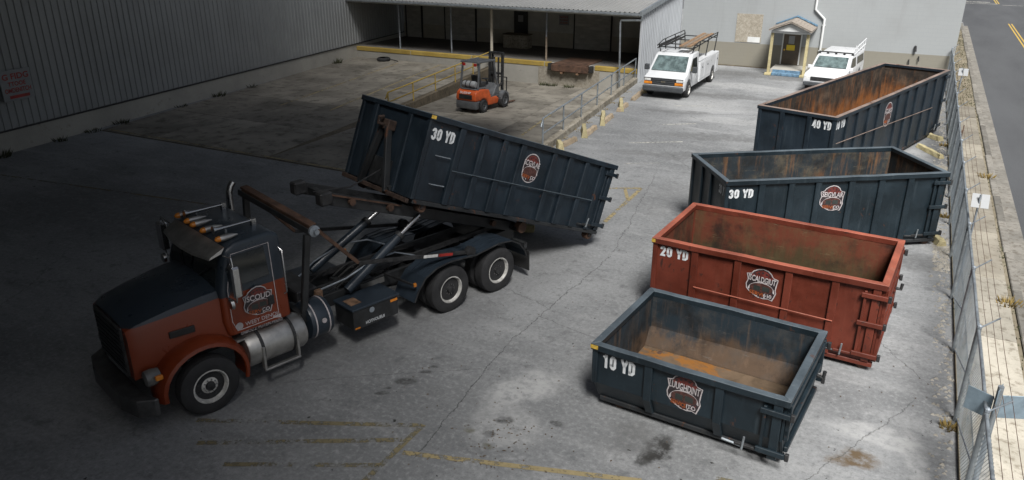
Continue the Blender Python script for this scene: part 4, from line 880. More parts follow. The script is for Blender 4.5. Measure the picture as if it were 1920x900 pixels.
# hood: lofted rings from cowl to grille
def hood_ring(x, hw, zt, zs, zl): # half width, top z, shoulder z, lower z
    p = [(-hw, zl), (-hw * 1.0, zs), (-hw * .93, zs + (zt - zs) * .55), (-hw * .7, zt - .03), (-hw * .3, zt), (hw * .3, zt), (hw * .7, zt - .03), (hw * .93, zs + (zt - zs) * .55), (hw, zs), (hw, zl)]
    return [(x, a, b) for a, b in p]
hood = MB().loft([hood_ring(5.55, 1.0, 2.2, 1.95, 1.15), hood_ring(5.9, .96, 2.17, 1.92, 1.1), hood_ring(6.5, .9, 2.08, 1.84, 1.05), hood_ring(7.0, .84, 1.97, 1.74, .95), hood_ring(7.16, .78, 1.88, 1.66, .9)]).build('hood', 'truck_paint', T, smooth=35)
for sg in (-1, 1):
    MB().box(6.0, 6.42, sg * .955 - .02, sg * .955 + .02, 1.5, 1.62, Matrix.Rotation(R(-6 * sg), 4, 'Z') @ Matrix.Translation((0, sg * .64, 0))).build('side_vent', 'black_steel', hood, bevel=.01)
    MB().tube([(5.58, sg * .98, 1.3), (5.58, sg * 1.005, 2.0), (5.6, sg * .65, 2.21)], .008, 5).build('hood_seam', 'black_steel', hood)
gr = MB().box(7.15, 7.2, -.62, .62, .92, 1.82).build('grille', 'bumper_steel', T, bevel=.02)
for k in range(9): MB().box(7.201, 7.215, -.56, .56, .98 + k * .09, 1.03 + k * .09).build('grille_slat', 'black_steel', gr)
bp = MB().prism([(7.05, -1.22), (7.3, -1.05), (7.42, -.6), (7.42, .6), (7.3, 1.05), (7.05, 1.22), (6.98, 1.2), (7.1, .9), (7.1, -.9), (6.98, -1.2)], 'z', .35, .68).build('bumper', 'bumper_steel', T, bevel=.02)
# front fenders
for sg in (-1, 1):
    prof = []
    for k in range(15):
        a = R(196 - k * 14.5); prof.append((6.13 - .0 + .74 * math.cos(a) * (1.08 if math.cos(a) > 0 else 1.0), .62 + .72 * math.sin(a)))
    rings = []
    for (x, z) in prof:
        cxx, czz = x - 6.13, z - .62; k = 1.0 / max(.01, math.hypot(cxx, czz)); nx, nz = cxx * k, czz * k
        ring = []
        for yy, off in ((.72, .02), (.95, .06), (1.14, .045), (1.24, -.01), (1.26, -.07), (1.23, -.085), (1.1, -.03), (.72, -.03)): ring.append((x + nx * off, sg * yy, z + nz * off))
        rings.append(ring)
    fd = MB().loft(rings).build('front_fender', 'truck_red', T, smooth=40)
    MB().lathe([(-.16, .05), (-.13, .13), (0, .15), (.1, .14), (.12, .1)], (6.98, sg * .99, .98), 'x', 14).build('headlight', 'truck_lamp', fd, smooth=40)
    MB().box(6.86, 6.98, sg * 1.2 - .03, sg * 1.2 + .03, 1.0, 1.08).build('turn_signal', 'amber', fd, bevel=.01)
# cab
cabp = [(4.4, 1.2), (5.6, 1.2), (5.66, 1.5), (5.66, 2.1), (5.45, 2.78), (5.25, 2.87), (4.6, 2.9), (4.42, 2.82)]
def cab_tf(c): 
    k = 1 - max(0, c.z - 2.0) * .1; return Vector((c.x, c.y * k, c.z))
cab = MB().prism(cabp, 'y', -1.08, 1.08).build('cab', 'truck_paint', T, bevel=.07, seg=3, smooth=40, tf=cab_tf)
ws = []
for sg in (-1, 1):
    a, b = (.05 * sg, .9 * sg); M = None
    MB().add([(5.655, a, 2.14), (5.655, b, 2.14), (5.49, b * .93, 2.7), (5.49, a, 2.7), (5.675, a, 2.14), (5.67, b, 2.14), (5.505, b * .93, 2.7), (5.51, a, 2.7)], [(0, 1, 2, 3), (4, 7, 6, 5), (0, 4, 5, 1), (1, 5, 6, 2), (2, 6, 7, 3), (3, 7, 4, 0)]).build('windshield', 'glass_dark', cab)
    MB().tube([(5.69, .25 * sg, 2.13), (5.64, .62 * sg, 2.42)], .01, 5).build('wiper', 'black_steel', cab)
    def sy(z): return sg * (1.08 * (1 - max(0, z - 2.0) * .1))
    dr = MB().add([(x, sy(z) + sg * d, z) for d in (-.01, .012) for x, z in ((4.62, 1.24), (5.52, 1.24), (5.57, 1.5), (5.56, 2.1), (5.4, 2.74), (4.66, 2.76))], [(0, 1, 2, 3, 4, 5), (11, 10, 9, 8, 7, 6)] + [(i, (i + 1) % 6, 6 + (i + 1) % 6, 6 + i) for i in range(6)]).build('door', 'truck_paint', T, bevel=.008)
    MB().add([(x, sy(z) + sg * d, z) for d in (.006, .016) for x, z in ((4.74, 2.16), (5.45, 2.12), (5.47, 2.3), (5.33, 2.66), (4.76, 2.68))], [(0, 1, 2, 3, 4), (9, 8, 7, 6, 5)] + [(i, (i + 1) % 5, 5 + (i + 1) % 5, 5 + i) for i in range(5)]).build('window', 'glass_dark', dr)
    trim = [(4.66, 1.3), (4.66, 2.72), (5.36, 2.7), (5.53, 2.1), (5.53, 1.5), (5.46, 1.3), (4.66, 1.3)]
    MB().tube([(x, sy(z) + sg * .014, z) for x, z in trim], .008, 5).build('pinstripe', 'badge_white', dr)
    MB().box(4.72, 4.84, min(sg * 1.09, sg * 1.115), max(sg * 1.09, sg * 1.115), 1.58, 1.76).build('handle', 'black_steel', dr, bevel=.01)
    MB().tube([(4.5, sg * 1.09, 1.7), (4.48, sg * 1.15, 1.75), (4.48, sg * 1.13, 2.55), (4.5, sg * 1.05, 2.6)], .018, 7).build('grab_rail', 'chrome', T, smooth=50)
    mr = MB().box(5.46, 5.62, sg * 1.45 - .1, sg * 1.45 + .1, 2.12, 2.68).build('mirror', 'chrome', T, bevel=.03)
    MB().tube([(5.5, sg * 1.04, 2.72), (5.54, sg * 1.42, 2.8), (5.54, sg * 1.45, 2.7), (5.54, sg * 1.45, 2.1), (5.54, sg * 1.42, 2.0), (5.55, sg * 1.08, 1.98)], .014, 6).build('mirror_bracket', 'chrome', mr, smooth=50)
    MB().tube([(5.5, sg * 1.04, 2.45), (5.54, sg * 1.42, 2.78)], .012, 6).build('mirror_stay', 'chrome', mr)
    MB().lathe([(-.02, .1), (.03, .09), (.05, .03)], (5.62, sg * 1.38, 1.98), 'x', 12).build('spot_mirror', 'chrome', mr, smooth=40)
    MB().box(4.62, 4.78, sg * 1.087 - .004, sg * 1.087 + .004, 1.25, 1.33).build('side_plate', 'badge_white', dr, bevel=.003)
    MB().box(4.55, 5.5, sg * .95 - .12, sg * .95 + .12, 1.06, 1.1).build('cab_step', 'alu', T)
# badge and words on the near door
Mx = Matrix(((-1, 0, 0, 0), (0, -1, 0, 0), (0, 0, 1, 0), (0, 0, 0, 1)))
near_door = [o for o in bpy.data.objects if o.name.startswith('door') and o.parent == T][-1]
e = emblem(near_door, 0, 0, .56, .56, 0, ('ISCOUD', 'SERV', 'CO'), False)
e.location = (5.02, 1.098, 1.72); e.rotation_euler = (0, 0, R(180))
lettering('WEEY DENOI', 'badge_white', near_door, (5.0, 1.1, 1.375), (-1, 0, 0), (0, 0, 1), .075, .62, .01)
lettering('DIBOZZ PUTENTUZO', 'badge_white', cab, (5.0, 1.088, 1.222), (-1, 0, 0), (0, 0, 1), .06, .8, .01)
MB().lathe([(0, .07), (.006, .07)], (5.42, 1.093, 1.375), 'y', 16).build('door_roundel', 'badge_white', near_door)
# visor, lights, horns, stack
MB().add([(5.5, -.98, 2.74), (5.5, .98, 2.74), (5.7, .93, 2.66), (5.78, .45, 2.64), (5.8, 0, 2.64), (5.78, -.45, 2.64), (5.7, -.93, 2.66), (5.43, -.98, 2.84), (5.43, .98, 2.84), (5.68, .93, 2.7), (5.76, .45, 2.685), (5.78, 0, 2.685), (5.76, -.45, 2.685), (5.68, -.93, 2.7)],
         [(0, 1, 2, 3, 4, 5, 6), (13, 12, 11, 10, 9, 8, 7), (0, 7, 8, 1), (1, 8, 9, 2), (2, 9, 10, 3), (3, 10, 11, 4), (4, 11, 12, 5), (5, 12, 13, 6), (6, 13, 7, 0)]).build('sun_visor', 'alu', T)
for y in (-.85, -.45, -.2, .2, .78):
    lm = MB().lathe([(-.26, .015), (-.12, .05), (.02, .058), (.06, .05)], (5.34, y, 2.93), 'x', 10).build('marker_light', 'alu', T, smooth=40)
    MB().lathe([(.0, .055), (.06, .045), (.09, .015)], (5.4, y, 2.93), 'x', 10).build('lens', 'amber', lm, smooth=40)
for y in (-.66, .5):
    MB().tube([(5.38, y, 3.0), (5.3, y, 3.0), (5.1, y, 3.0), (4.62, y, 3.0)], [.075, .04, .025, .02], 12).build('air_horn', 'chrome', T, smooth=50)
    MB().box(4.6, 4.68, y - .04, y + .04, 2.89, 3.03).build('horn_base', 'chrome', T); MB().box(5.14, 5.18, y - .015, y + .015, 2.89, 2.99).build('horn_mount', 'chrome', T)
MB().tube([(4.34, -1.0, 1.1), (4.34, -1.0, 2.98), (4.33, -1.0, 3.1), (4.29, -1.0, 3.2), (4.23, -1.0, 3.27)], .065, 14, cap=False).build('exhaust_stack', 'chrome', T, smooth=50)
MB().lathe([(1.5, .12), (2.6, .12)], (4.34, -1.0, 0), 'z', 16).build('muffler_guard', 'alu', T, smooth=40)
# tank, drum, tool box
ft = MB().lathe([(4.18, .22), (4.2, .31), (4.26, .34), (5.3, .34), (5.36, .31), (5.38, .22)], (0, .92, .8), 'x', 28).build('fuel_tank', 'alu', T, smooth=35)
for x in (4.45, 5.08): MB().lathe([(x, .335), (x, .352), (x + .06, .352), (x + .06, .335)], (0, .92, .8), 'x', 28).build('tank_strap', 'dark_steel', ft, smooth=35)
MB().box(4.42, 5.15, 1.22, 1.3, .42, .46).build('step_tread', 'alu', ft, bevel=.008); MB().box(4.42, 5.15, 1.2, 1.24, .82, .86).build('step_tread', 'alu', ft, bevel=.008)
for x in (4.42, 5.1): MB().box(x, x + .05, 1.19, 1.29, .461, .9).build('step_side', 'alu', ft, bevel=.008)
MB().lathe([(0, .05), (.04, .05)], (4.7, .92, 1.14), 'z', 12).build('filler_cap', 'chrome', ft)
dm = MB().lathe([(3.6, .25), (3.62, .36), (3.66, .38), (4.04, .38), (4.08, .36), (4.1, .25)], (0, .86, .88), 'x', 28).build('hydraulic_tank', 'truck_navy', T, smooth=35)
for x in (3.7, 3.98): MB().lathe([(x, .375), (x, .388), (x + .025, .388), (x + .025, .375)], (0, .86, .88), 'x', 28).build('tank_band', 'badge_white', dm, smooth=35)
MB().lathe([(.0, .05), (.02, .05)], (3.84, 1.235, .95), 'y', 12).build('tank_decal', 'badge_white', dm)
tb = MB().box(2.14, 3.22, .62, 1.26, .48, .9).build('tool_box', 'black_steel', T, bevel=.012)
lid = MB().box(2.11, 3.25, .6, 1.29, .901, .945).build('lid', 'truck_navy', tb, bevel=.01); MB().box(2.9, 3.15, .8, 1.1, .946, .95).build('worn_patch', 'rust_light', lid)
MB().lathe([(0, .06), (.004, .06)], (2.78, 1.262, .8), 'y', 14).build('box_badge', 'galv_dull', tb)
lettering('HOTVOUEUI', 'letter', tb, (2.72, 1.268, .57), (-1, 0, 0), (0, 0, 1), .07, .45, .02)
MB().box(2.16, 2.33, 1.262, 1.27, .8, .85).build('reflector', 'amber', tb); MB().box(3.08, 3.2, 1.262, 1.27, .5, .53).build('reflector', 'amber', tb)
MB().box(2.3, 3.5, -1.25, -.7, .5, .98).build('side_box', 'truck_navy', T, bevel=.015)
# tarp gantry and arms
RF, RN = Vector((4.02, -1.02, 3.02)), Vector((3.74, 1.0, 2.68))
rl = MB().tube([RF, RN], .08, 14).build('tarp_roller', 'rusty', T, smooth=40)
up = Vector((0, 0, .1)); MB().bar(RF + up, RN + up, .16, .05).build('roller_shield', 'rusty', rl, bevel=.006); MB().bar(RF + Vector((.12, 0, .02)), RN + Vector((.1, 0, .0)), .03, .12).build('roller_guard', 'black_steel', rl, bevel=.006)
MB().lathe([(0, .11), (.05, .11), (.07, .05), (.13, .05)], RN, 'y', 14).build('roller_gearbox', 'galv_dull', rl, smooth=40)
MB().bar((4.14, 1.0, .95), (3.86, .96, 2.62), .09, .12, up=(1, 0, 0)).build('gantry_post', 'black_steel', T, bevel=.008); MB().bar((4.14, -1.0, .95), (4.02, -.98, 2.95), .09, .12, up=(1, 0, 0)).build('gantry_post', 'black_steel', T, bevel=.008)
MB().box(4.08, 4.2, -1.0, 1.0, 1.0, 1.12).build('gantry_base', 'black_steel', T, bevel=.008)
for sg, top in ((1, RN + Vector((-.04, .1, .02))), (-1, RF + Vector((-.04, -.1, .02)))):
    el = Vector((2.95, sg * 1.18, 1.84)); 
    MB().bar(top, el, .05, .07).build('tarp_arm', 'rusty', T, bevel=.006)
    a = MB().bar(el, (.1, sg * 1.2, 1.22), .06, .08).build('tarp_arm', 'dark_steel', T, bevel=.006)
    MB().bar((1.0, sg * 1.235, 1.42), (.62, sg * 1.235, 1.335), .012, .06).build('reflector', 'red_lens', a); MB().bar((1.4, sg * 1.235, 1.507), (1.03, sg * 1.235, 1.427), .012, .06).build('reflector', 'lamp', a)
    MB().lathe([(-.06, .13), (.06, .13)], (.1, sg * 1.2, 1.22), 'y', 12).build('arm_pivot', 'dark_steel', T)
# hoist: tilted rails, sheaves, cylinders
s21 = math.tan(R(21.2)); hz = lambda x: 3.1 - (3.1 - x) * s21 - .08
for sg in (-1, 1):
    r_ = MB().bar((3.15, sg * .47, hz(3.15)), (-1.95, sg * .47, hz(-1.95)), .1, .24).build('hoist_rail', 'black_steel', T, bevel=.01)
    MB().bar((3.1, sg * .55, hz(3.1) + .1), (1.4, sg * .55, hz(1.4) + .1), .05, .03).build('rail_wear_strip', 'rusty', r_)
    MB().box(3.0, 3.28, sg * .47 - .11, sg * .47 + .11, hz(3.1) - .12, hz(3.1) + .14).build('rail_nose', 'dark_steel', r_, bevel=.03)
    for x in (2.6, 1.7, -1.2): MB().lathe([(sg * .06, .07), (sg * .15, .07)], (x, sg * .47, hz(x) + .02), 'y', 12).build('guide_roller', 'rusty', r_)
    b0 = Vector((2.95, sg * .68, 1.08)); t0 = Vector((.95, sg * .55, hz(.95) - .05)); mid = b0.lerp(t0, .72)
    cy = MB().tube([b0, mid], .095, 14).build('lift_cylinder', 'truck_navy', T, smooth=40)
    MB().tube([mid, t0], .05, 12).build('cylinder_rod', 'chrome', cy, smooth=40); MB().tube([b0.lerp(mid, .96), mid + (mid - b0) * .015], .11, 14).build('gland_nut', 'black_steel', cy, smooth=40)
for x in (2.9, 1.9, .9, -.3, -1.5): MB().bar((x, -.42, hz(x)), (x, .42, hz(x)), .12, .12).build('hoist_cross_member', 'black_steel', T)
MB().tube([(-1.9, -.75, 1.1), (-1.9, .75, 1.1)], .1, 12).build('rear_pivot', 'dark_steel', T, smooth=40)
for sg in (-1, 1):
    MB().lathe([(sg * .05, .14), (sg * .2, .14)], (-1.95, sg * .62, 1.12), 'y', 14).build('rear_roller', 'rusty', T, smooth=40)
    MB().bar((3.4, sg * .3, 1.12), (-1.5, sg * .26, 1.12), .07, .1).build('sub_rail', 'dark_steel', T)
    # tandem fender
    prof = [(1.74, .58), (1.62, .82), (1.42, 1.04), (1.1, 1.17), (.7, 1.2), (.3, 1.16), (0, 1.13), (-.3, 1.16), (-.7, 1.2), (-1.1, 1.15), (-1.36, 1.0), (-1.52, .8), (-1.6, .62)]
    f_ = MB().ribbon(prof[::-1], 'y', min(sg * .62, sg * 1.3), max(sg * .62, sg * 1.3), .02).build('rear_fender', 'truck_navy', T, weld=True, smooth=30)
    MB().tube([(x, sg * 1.3, z + .01) for x, z in prof], .018, 6).build('fender_lip', 'black_steel', f_)
    for yy in (.8, 1.0, 1.15): MB().tube([(x, sg * yy, z + .024) for x, z in prof[2:-2]], .01, 4).build('fender_bead', 'truck_navy', f_)
    MB().box(-1.72, -1.69, min(sg * .7, sg * 1.28), max(sg * .7, sg * 1.28), .22, .72).build('mud_flap', 'rubber', T)
    lb = MB().box(-1.72, -1.62, min(sg * .8, sg * 1.2), max(sg * .8, sg * 1.2), .78, .92).build('tail_light_box', 'black_steel', T)
    MB().box(-1.735, -1.721, min(sg * .85, sg * 1.0), max(sg * .85, sg * 1.0), .8, .9).build('lens', 'red_lens', lb)
    MB().bar((1.9, sg * .5, 1.05), (1.72, sg * 1.28, .98), .04, .04).build('fender_bracket', 'dark_steel', T); MB().box(1.68, 1.74, sg * 1.29 - .02, sg * 1.29 + .02, .95, 1.02).build('marker', 'amber', T)
for k in range(9):
    y = random.uniform(-.35, .35); x = random.uniform(1.6, 3.3)
    MB().tube([(x, y, 1.0), (x - .2, y + .12, 1.2), (x - .6, y - .1, 1.14), (x - 1.1, y + random.uniform(-.2, .2), 1.05)], .022, 6).build('hose', 'rubber', T, smooth=60)
MB().tube([(3.1, 0, hz(3.1) + .02), (2.2, -.05, hz(2.2) + .25), (1.35, -.15, hz(1.35) + .75)], .016, 6).build('winch_cable', 'dark_steel', T)
for sg in (-1, 1): MB().tube([(3.6, sg * .35, 1.1), (2.9, sg * .6, 1.3), (2.2, sg * .6, 1.5), (1.6, sg * .5, 1.45), (.9, sg * .3, 1.1)], .02, 6).build('hydraulic_line', 'galv_dull', T, smooth=60)
MB().box(3.5, 3.95, -.5, .5, 1.02, 1.3).build('valve_cover', 'dark_steel', T, bevel=.02); MB().box(3.45, 3.6, .5, .62, 1.0, 1.25).build('valve', 'rust_light', T, bevel=.02)
MB().box(1.9, 2.5, .475, .485, .86, .98).build('frame_plate', 'alu', T)

# ------------------------------------------------------------------ generic van body helper: profile (x, z) extruded over the width, narrowed upwards
def body(parent, name, prof, hw, mat, belt, k, bevel=.04, seg=2):
    def tf(c): return Vector((c.x, c.y * (1 - max(0, c.z - belt) * k), c.z))
    return MB().prism(prof, 'y', -hw, hw).build(name, mat, parent, bevel=bevel, seg=seg, smooth=40, tf=tf)
def arch(x, r, z0, n=9): return [(x + r * math.cos(R(180 - 180 * i / (n - 1))), z0 + r * math.sin(R(180 - 180 * i / (n - 1)))) for i in range(n)]
def quad_pane(parent, name, pts, mat, d=(0, 0, 0)):
    m = MB(); n = len(pts); dv = Vector(d)
    m.add([tuple(Vector(p)) for p in pts] + [tuple(Vector(p) + dv) for p in pts], [tuple(range(n)), tuple(range(2 * n - 1, n - 1, -1))] + [(i, (i + 1) % n, n + (i + 1) % n, n + i) for i in range(n)]); return m.build(name, mat, parent)
# service van: x forward
V = tag(empty('service_van', (-10.55, 37.55, 0), -90.5), 'white service van with black ladder rack and utility body beside the railing', 'van')
xf, xr = 0.0, -4.5
cabv = [(-1.75, .42)] + [(-.48, .42)] + arch(0, .46, .42)[1:-1] + [(.48, .42), (.9, .42), (.95, .6), (.95, .9), (.86, 1.02), (.3, 1.17), (-.52, 1.86), (-.75, 1.98), (-1.75, 2.0)]
vb = body(V, 'cab', cabv, 1.0, 'van_white', 1.1, .1, .05, 2)
quad_pane(vb, 'windshield', [(.24, -.86, 1.235), (.24, .86, 1.235), (-.48, .77, 1.84), (-.48, -.77, 1.84)], 'glass_teal', (.025, 0, .03))
for sg in (-1, 1):
    y = lambda z: sg * (1.0 * (1 - max(0, z - 1.1) * .1) + .004)
    quad_pane(vb, 'side_window', [(-1.35, y(1.2), 1.2), (-.05, y(1.2), 1.2), (-.62, y(1.78), 1.78), (-1.35, y(1.78), 1.78)], 'glass_dark', (0, sg * .008, 0))
    mr = MB().box(-.2, -.02, sg * 1.2 - .11, sg * 1.2 + .11, 1.18, 1.46).build('mirror', 'van_grey', V, bevel=.03); MB().bar((-.1, sg * .98, 1.22), (-.1, sg * 1.15, 1.25), .05, .05).build('mirror_arm', 'van_grey', mr)
    MB().box(-1.42, -1.41, sg * 1.003 - .003, sg * 1.003 + .003, .5, 1.85).build('door_seam', 'van_grey', vb); MB().box(-1.3, -1.15, sg * 1.008 - .01, sg * 1.008 + .01, 1.02, 1.06).build('door_handle', 'van_grey', vb)
    hl = MB().box(.9, .965, min(sg * .62, sg * .96), max(sg * .62, sg * .96), .84, .97).build('headlight', 'lamp', V, bevel=.02); MB().box(.92, .97, min(sg * .56, sg * .965), max(sg * .56, sg * .965), .69, .815).build('turn_signal', 'amber', V, bevel=.015)
    wheel(V, 0, sg * .9, .37, .37, .26, sg, rr=.58); wheel(V, -4.5, sg * .9, .37, .37, .26, sg, rr=.58)
    ub = [(-5.6, .45), (-4.98, .45)] + arch(-4.5, .46, .45)[1:-1] + [(-4.0, .45), (-1.8, .45), (-1.8, 1.45), (-5.6, 1.5)]
    bb = MB().prism(ub, 'y', min(sg * .62, sg * 1.02), max(sg * .62, sg * 1.02)).build('utility_box', 'van_white', V, bevel=.012)
    for a, b in ((-2.6, -1.88), (-3.9, -2.66), (-5.5, -5.05)): MB().box(a, b, min(sg * 1.018, sg * 1.035), max(sg * 1.018, sg * 1.035), .58, 1.38).build('box_door', 'van_white', bb, bevel=.006); MB().box((a + b) / 2 - .05, (a + b) / 2 + .05, sg * 1.04 - .008, sg * 1.04 + .008, 1.1, 1.18).build('box_latch', 'van_grey', bb)
    MB().box(-5.58, -1.82, min(sg * .63, sg * 1.0), max(sg * .63, sg * 1.0), 1.485, 1.51).build('box_lid', 'van_white', bb)
MB().box(.9, .955, -.975, .975, .655, 1.0).build('grille', 'black_steel', V, bevel=.02)
for k in range(3): MB().box(.956, .97, -.54, .54, .72 + k * .09, .76 + k * .09).build('grille_bar', 'van_grey', V)
MB().prism([(-.1, .8), (.1, .8), (.12, .83), (.1, .87), (-.1, .87), (-.12, .83)], 'x', .981, .99).build('front_emblem', 'chrome', V)
MB().box(.9, 1.08, -1.0, 1.0, .36, .64).build('bumper', 'van_grey', V, bevel=.05); MB().box(-5.6, -1.75, -.62, .62, .7, .8).build('bed_floor', 'van_grey', V); MB().box(-5.66, -5.58, -1.0, 1.0, .5, 1.3).build('tailgate', 'van_white', V)
MB().box(-5.4, .6, -.5, .5, .3, .44).build('chassis', 'black_steel', V)
rk = MB().tube([(-.55, .85, 2.2), (-5.4, .85, 2.35)], .03, 8).build('ladder_rack', 'black_steel', V, smooth=50)
for sg in (-1, 1):
    if sg < 0: MB().tube([(-.55, -.85, 2.2), (-5.4, -.85, 2.35)], .03, 8).build('rack_rail', 'black_steel', rk)
    MB().tube([(-.6, sg * .9, 2.3), (-1.6, sg * .92, 2.46), (-5.4, sg * .92, 2.5)], .025, 8).build('rack_rail', 'black_steel', rk, smooth=50)
    for x, z in ((-.9, 1.98), (-1.9, 1.5), (-3.6, 1.5), (-5.4, 1.5)): MB().tube([(x, sg * .8, z), (x, sg * .9, 2.47 if x < -1 else 2.3)], .028, 8).build('rack_post', 'black_steel', rk)
for x in (-.7, -1.9, -3.6, -5.3): MB().tube([(x, -.86, 2.24), (x, .86, 2.24)], .028, 8).build('rack_bar', 'black_steel', rk)
ld = tag(empty('ladder', (-10.55, 37.55, 0), -90.5), 'dark ladder lying along one side of the van rack', 'ladder')
for yy in (-.78, -.48): MB().bar((-.5, yy, 2.33), (-3.9, yy, 2.37), .03, .09).build('ladder_rail', 'dark_steel', ld)
for k in range(11): MB().tube([(-.6 - k * .31, -.78, 2.34), (-.6 - k * .31, -.48, 2.34)], .016, 6).build('rung', 'dark_steel', ld)
for k, (yy, x1, mt) in enumerate(((.25, -5.2, 'wood'), (.45, -5.0, 'wood_grey'), (.65, -5.3, 'wood'))):
    o = MB().bar((-.75, yy, 2.32), (x1, yy, 2.42), .17, .07).build('lumber_board', mt, None, bevel=.006); o.matrix_world = V.matrix_basis
    tag(o, ('brown plank on the van rack nearest the ladder', 'greyish plank in the middle of the van rack', 'outer brown plank on the van rack')[k], 'plank', 'planks on the van rack')

# white pickup with camper top, partly behind the tallest dumpster
K = tag(empty('pickup_truck', (-3.75, 42.0, 0), -96), 'white pickup with camper top and white side ladder rack behind the tallest dumpster', 'pickup')
pk = [(-4.3, .42), (-3.75, .42)] + arch(-3.3, .42, .42)[1:-1] + [(-2.85, .42), (-.45, .42)] + arch(0, .42, .42)[1:-1] + [(.45, .42), (.85, .42), (.92, .6), (.88, .9), (.7, 1.0), (-.35, 1.1), (-1.1, 1.62), (-1.3, 1.68), (-4.2, 1.72), (-4.3, 1.0)]
kb = body(K, 'body', pk, .93, 'van_white', 1.05, .14, .05, 2)
quad_pane(kb, 'windshield', [(-.4, -.78, 1.155), (-.4, .78, 1.155), (-1.03, .72, 1.595), (-1.03, -.72, 1.595)], 'glass_teal', (.025, 0, .035))
for sg in (-1, 1):
    y = lambda z: sg * (.93 * (1 - max(0, z - 1.05) * .14) + .004)
    quad_pane(kb, 'side_window', [(-2.0, y(1.12), 1.12), (-.75, y(1.12), 1.12), (-1.2, y(1.56), 1.56), (-2.0, y(1.56), 1.56)], 'glass_dark', (0, sg * .008, 0)); quad_pane(kb, 'cap_window', [(-4.0, y(1.15), 1.15), (-2.4, y(1.15), 1.15), (-2.4, y(1.52), 1.52), (-4.0, y(1.52), 1.52)], 'glass_dark', (0, sg * .008, 0))
    wheel(K, 0, sg * .82, .36, .36, .24, sg); wheel(K, -3.3, sg * .82, .36, .36, .24, sg)
    MB().box(.8, .9, min(sg * .6, sg * .88), max(sg * .6, sg * .88), .72, .88).build('headlight', 'lamp', K, bevel=.02); MB().box(-.55, -.4, sg * 1.0 - .09, sg * 1.0 + .09, 1.05, 1.22).build('mirror', 'van_white', K, bevel=.02)
MB().box(.86, .93, -.58, .58, .68, .86).build('grille', 'black_steel', K); MB().box(.84, 1.0, -.9, .9, .42, .62).build('bumper', 'van_grey', K, bevel=.04)
kr = MB().tube([(-1.45, -.82, 1.78), (-1.45, .82, 1.78)], .035, 8).build('roof_bar', 'black_steel', K)
for y in (-.8, -.4, 0, .4, .8): MB().box(-1.5, -1.4, y - .05, y + .05, 1.67, 1.78).build('bar_foot', 'black_steel', kr)
for zz in (1.82, 2.1): MB().tube([(-1.6, .86, zz - .1), (-4.3, .86, zz + .12)], .028, 8).build('side_rack', 'van_white', K)
for x in (-1.8, -2.4, -3.0, -3.6, -4.2): MB().tube([(x, .84, 1.45), (x, .86, 2.16)], .022, 6).build('rack_stanchion', 'van_white', K)

# ------------------------------------------------------------------ forklift (x forward)
fy = 31.0; fsl = math.degrees(math.atan(WELL / 15.3))
FM = Matrix.Translation((-17.93, fy, well_z(fy) + .004)) @ Matrix.Rotation(R(85), 4, 'Z') @ Matrix.Rotation(R(fsl), 4, 'Y')
F = tag(empty('forklift', M=FM), 'orange and grey forklift with white gas cylinder parked in the loading well', 'forklift')
for sg in (-1, 1):
    wheel(F, .05, sg * .52, .3, .3, .22, sg, rim='fork_grey', rr=.5); wheel(F, 1.75, sg * .55, .36, .36, .26, sg, rim='fork_grey', rr=.5)
cw = [(-.52, .18), (-.3, .16), (-.3, .2)] + arch(.05, .36, .2)[1:-1] + [(.42, .18), (.62, .3), (.62, .95), (.1, 1.08), (-.35, 1.08), (-.55, .95), (-.6, .6)]
MB().prism([(-.56, .2), (-.32, .2), (-.3, .45), (-.2, .56), (-.58, .56)], 'y', -.56, .56).build('lower_weight', 'fork_grey', F, bevel=.04, seg=2, smooth=40)
cwt = MB().prism([(-.58, .561), (-.15, .561), (.05, .62), (.3, .58), (.44, .4), (.5, .26), (1.3, .26), (1.4, .5), (1.2, .62), (.75, .62), (.55, 1.0), (.1, 1.06), (-.35, 1.06), (-.54, .95), (-.6, .72)], 'y', -.55, .55).build('counterweight', 'fork_orange', F, bevel=.06, seg=3, smooth=40)
MB().box(-.62, -.575, -.36, .36, .66, .86).build('radiator_grille', 'black_steel', F, bevel=.01)
lettering('SLIENP', 'letter', F, (-.6, 0, .95), (0, -1, 0), (.25, 0, 1), .1, .6, .02)
MB().box(-.4, .5, -.42, .42, 1.061, 1.1).build('engine_hood', 'fork_grey', F, bevel=.02)
MB().box(.55, 1.45, -.5, .5, .6, .68).build('floor_plate', 'fork_grey', F); MB().prism([(.9, .68), (1.5, .68), (1.45, 1.15), (1.3, 1.2)], 'y', -.5, .5).build('dash', 'fork_grey', F, bevel=.03)
gc = MB().lathe([(-.36, .06), (-.34, .13), (-.28, .155), (.28, .155), (.34, .13), (.36, .06)], (-.22, .02, 1.28), 'y', 18).build('gas_cylinder', 'sign_white', F, smooth=40)
for y in (-.12, .12): MB().lathe([(y, .158), (y, .166), (y + .04, .166), (y + .04, .158)], (-.22, .02, 1.28), 'y', 18).build('strap', 'dark_steel', gc)
st = MB().prism([(.25, 1.1), (.75, 1.1), (.75, 1.22), (.38, 1.24), (.25, 1.65), (.15, 1.65)], 'y', -.24, .24).build('seat', 'rubber', F, bevel=.03)
for sg in (-1, 1):
    MB().bar((-.3, sg * .48, 1.05), (-.15, sg * .46, 2.26), .07, .09).build('guard_post', 'fork_grey', F, bevel=.008); MB().bar((1.42, sg * .48, .7), (1.0, sg * .46, 2.26), .07, .09).build('guard_post', 'fork_grey', F, bevel=.008)
gd = MB().box(-.3, 1.12, -.5, -.43, 2.25, 2.33).build('overhead_guard', 'fork_grey', F, bevel=.01); MB().box(-.3, 1.12, .43, .5, 2.25, 2.33).build('guard_side', 'fork_grey', gd, bevel=.01)
for k in range(9): MB().box(-.28 + k * .165, -.22 + k * .165, -.43, .43, 2.26, 2.31).build('guard_slat', 'fork_grey', gd)
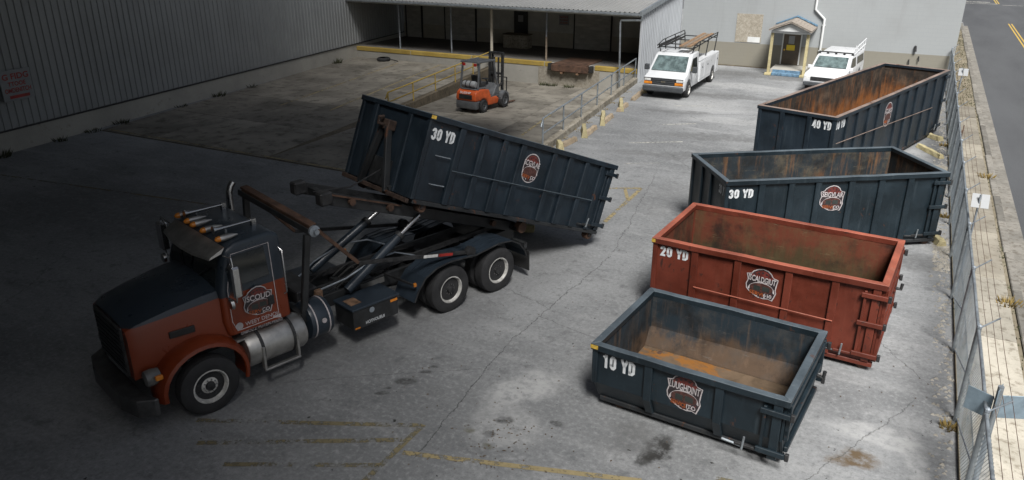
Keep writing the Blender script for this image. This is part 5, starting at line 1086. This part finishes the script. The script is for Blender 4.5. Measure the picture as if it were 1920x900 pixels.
for y in (-.32, .3): MB().box(-.32, -.27, y - .07, y + .07, 2.12, 2.24).build('rear_lamp', 'red_lens', gd)
MB().tube([(1.25, 0, 1.15), (1.0, 0, 1.4)], .025, 8).build('steering_column', 'black_steel', F); MB().lathe([(-.012, .13), (-.012, .16), (.012, .16), (.012, .13)], (1.0, 0, 1.4), 'z', 16).build('steering_wheel', 'black_steel', F)
for sg in (-1, 1):
    MB().box(1.88, 2.0, sg * .36 - .05, sg * .36 + .05, .2, 2.55).build('mast_channel', 'black_steel', F, bevel=.008); MB().box(2.0, 2.08, sg * .27 - .04, sg * .27 + .04, .2, 2.5).build('inner_channel', 'black_steel', F)
    fk = MB().box(2.2, 2.25, sg * .22 - .06, sg * .22 + .06, .06, .6).build('fork', 'dark_steel', F); MB().box(2.25, 3.3, sg * .22 - .06, sg * .22 + .06, .06, .1).build('tine', 'rusty', fk)
    MB().bar((1.3, sg * .45, .95), (1.9, sg * .4, 1.15), .07, .07).build('tilt_cylinder', 'dark_steel', F)
    MB().prism([(1.4, .45), (1.5, .7), (1.75, .82), (2.0, .7), (2.08, .45), (2.04, .42), (1.95, .62), (1.75, .74), (1.55, .64), (1.46, .42)], 'y', min(sg * .42, sg * .68), max(sg * .42, sg * .68)).build('front_fender', 'fork_grey', F)
for z in (2.46, 1.5, .4): MB().box(1.9, 1.98, -.31, .31, z, z + .1).build('mast_tie', 'black_steel', F)
MB().tube([(1.95, .12, .3), (1.95, .12, 2.3)], .045, 8).build('lift_cylinder', 'dark_steel', F); MB().tube([(1.95, -.12, .3), (1.95, -.12, 2.3)], .045, 8).build('lift_cylinder', 'dark_steel', F)
for z in (.25, .58): MB().box(2.1, 2.19, -.5, .5, z, z + .09).build('carriage_bar', 'black_steel', F)
for y in (-.48, -.24, 0, .24, .48): MB().box(2.12, 2.16, y - .02, y + .02, .68, 1.35).build('backrest_bar', 'black_steel', F)
MB().box(2.12, 2.16, -.5, .5, 1.35, 1.39).build('backrest_top', 'black_steel', F)
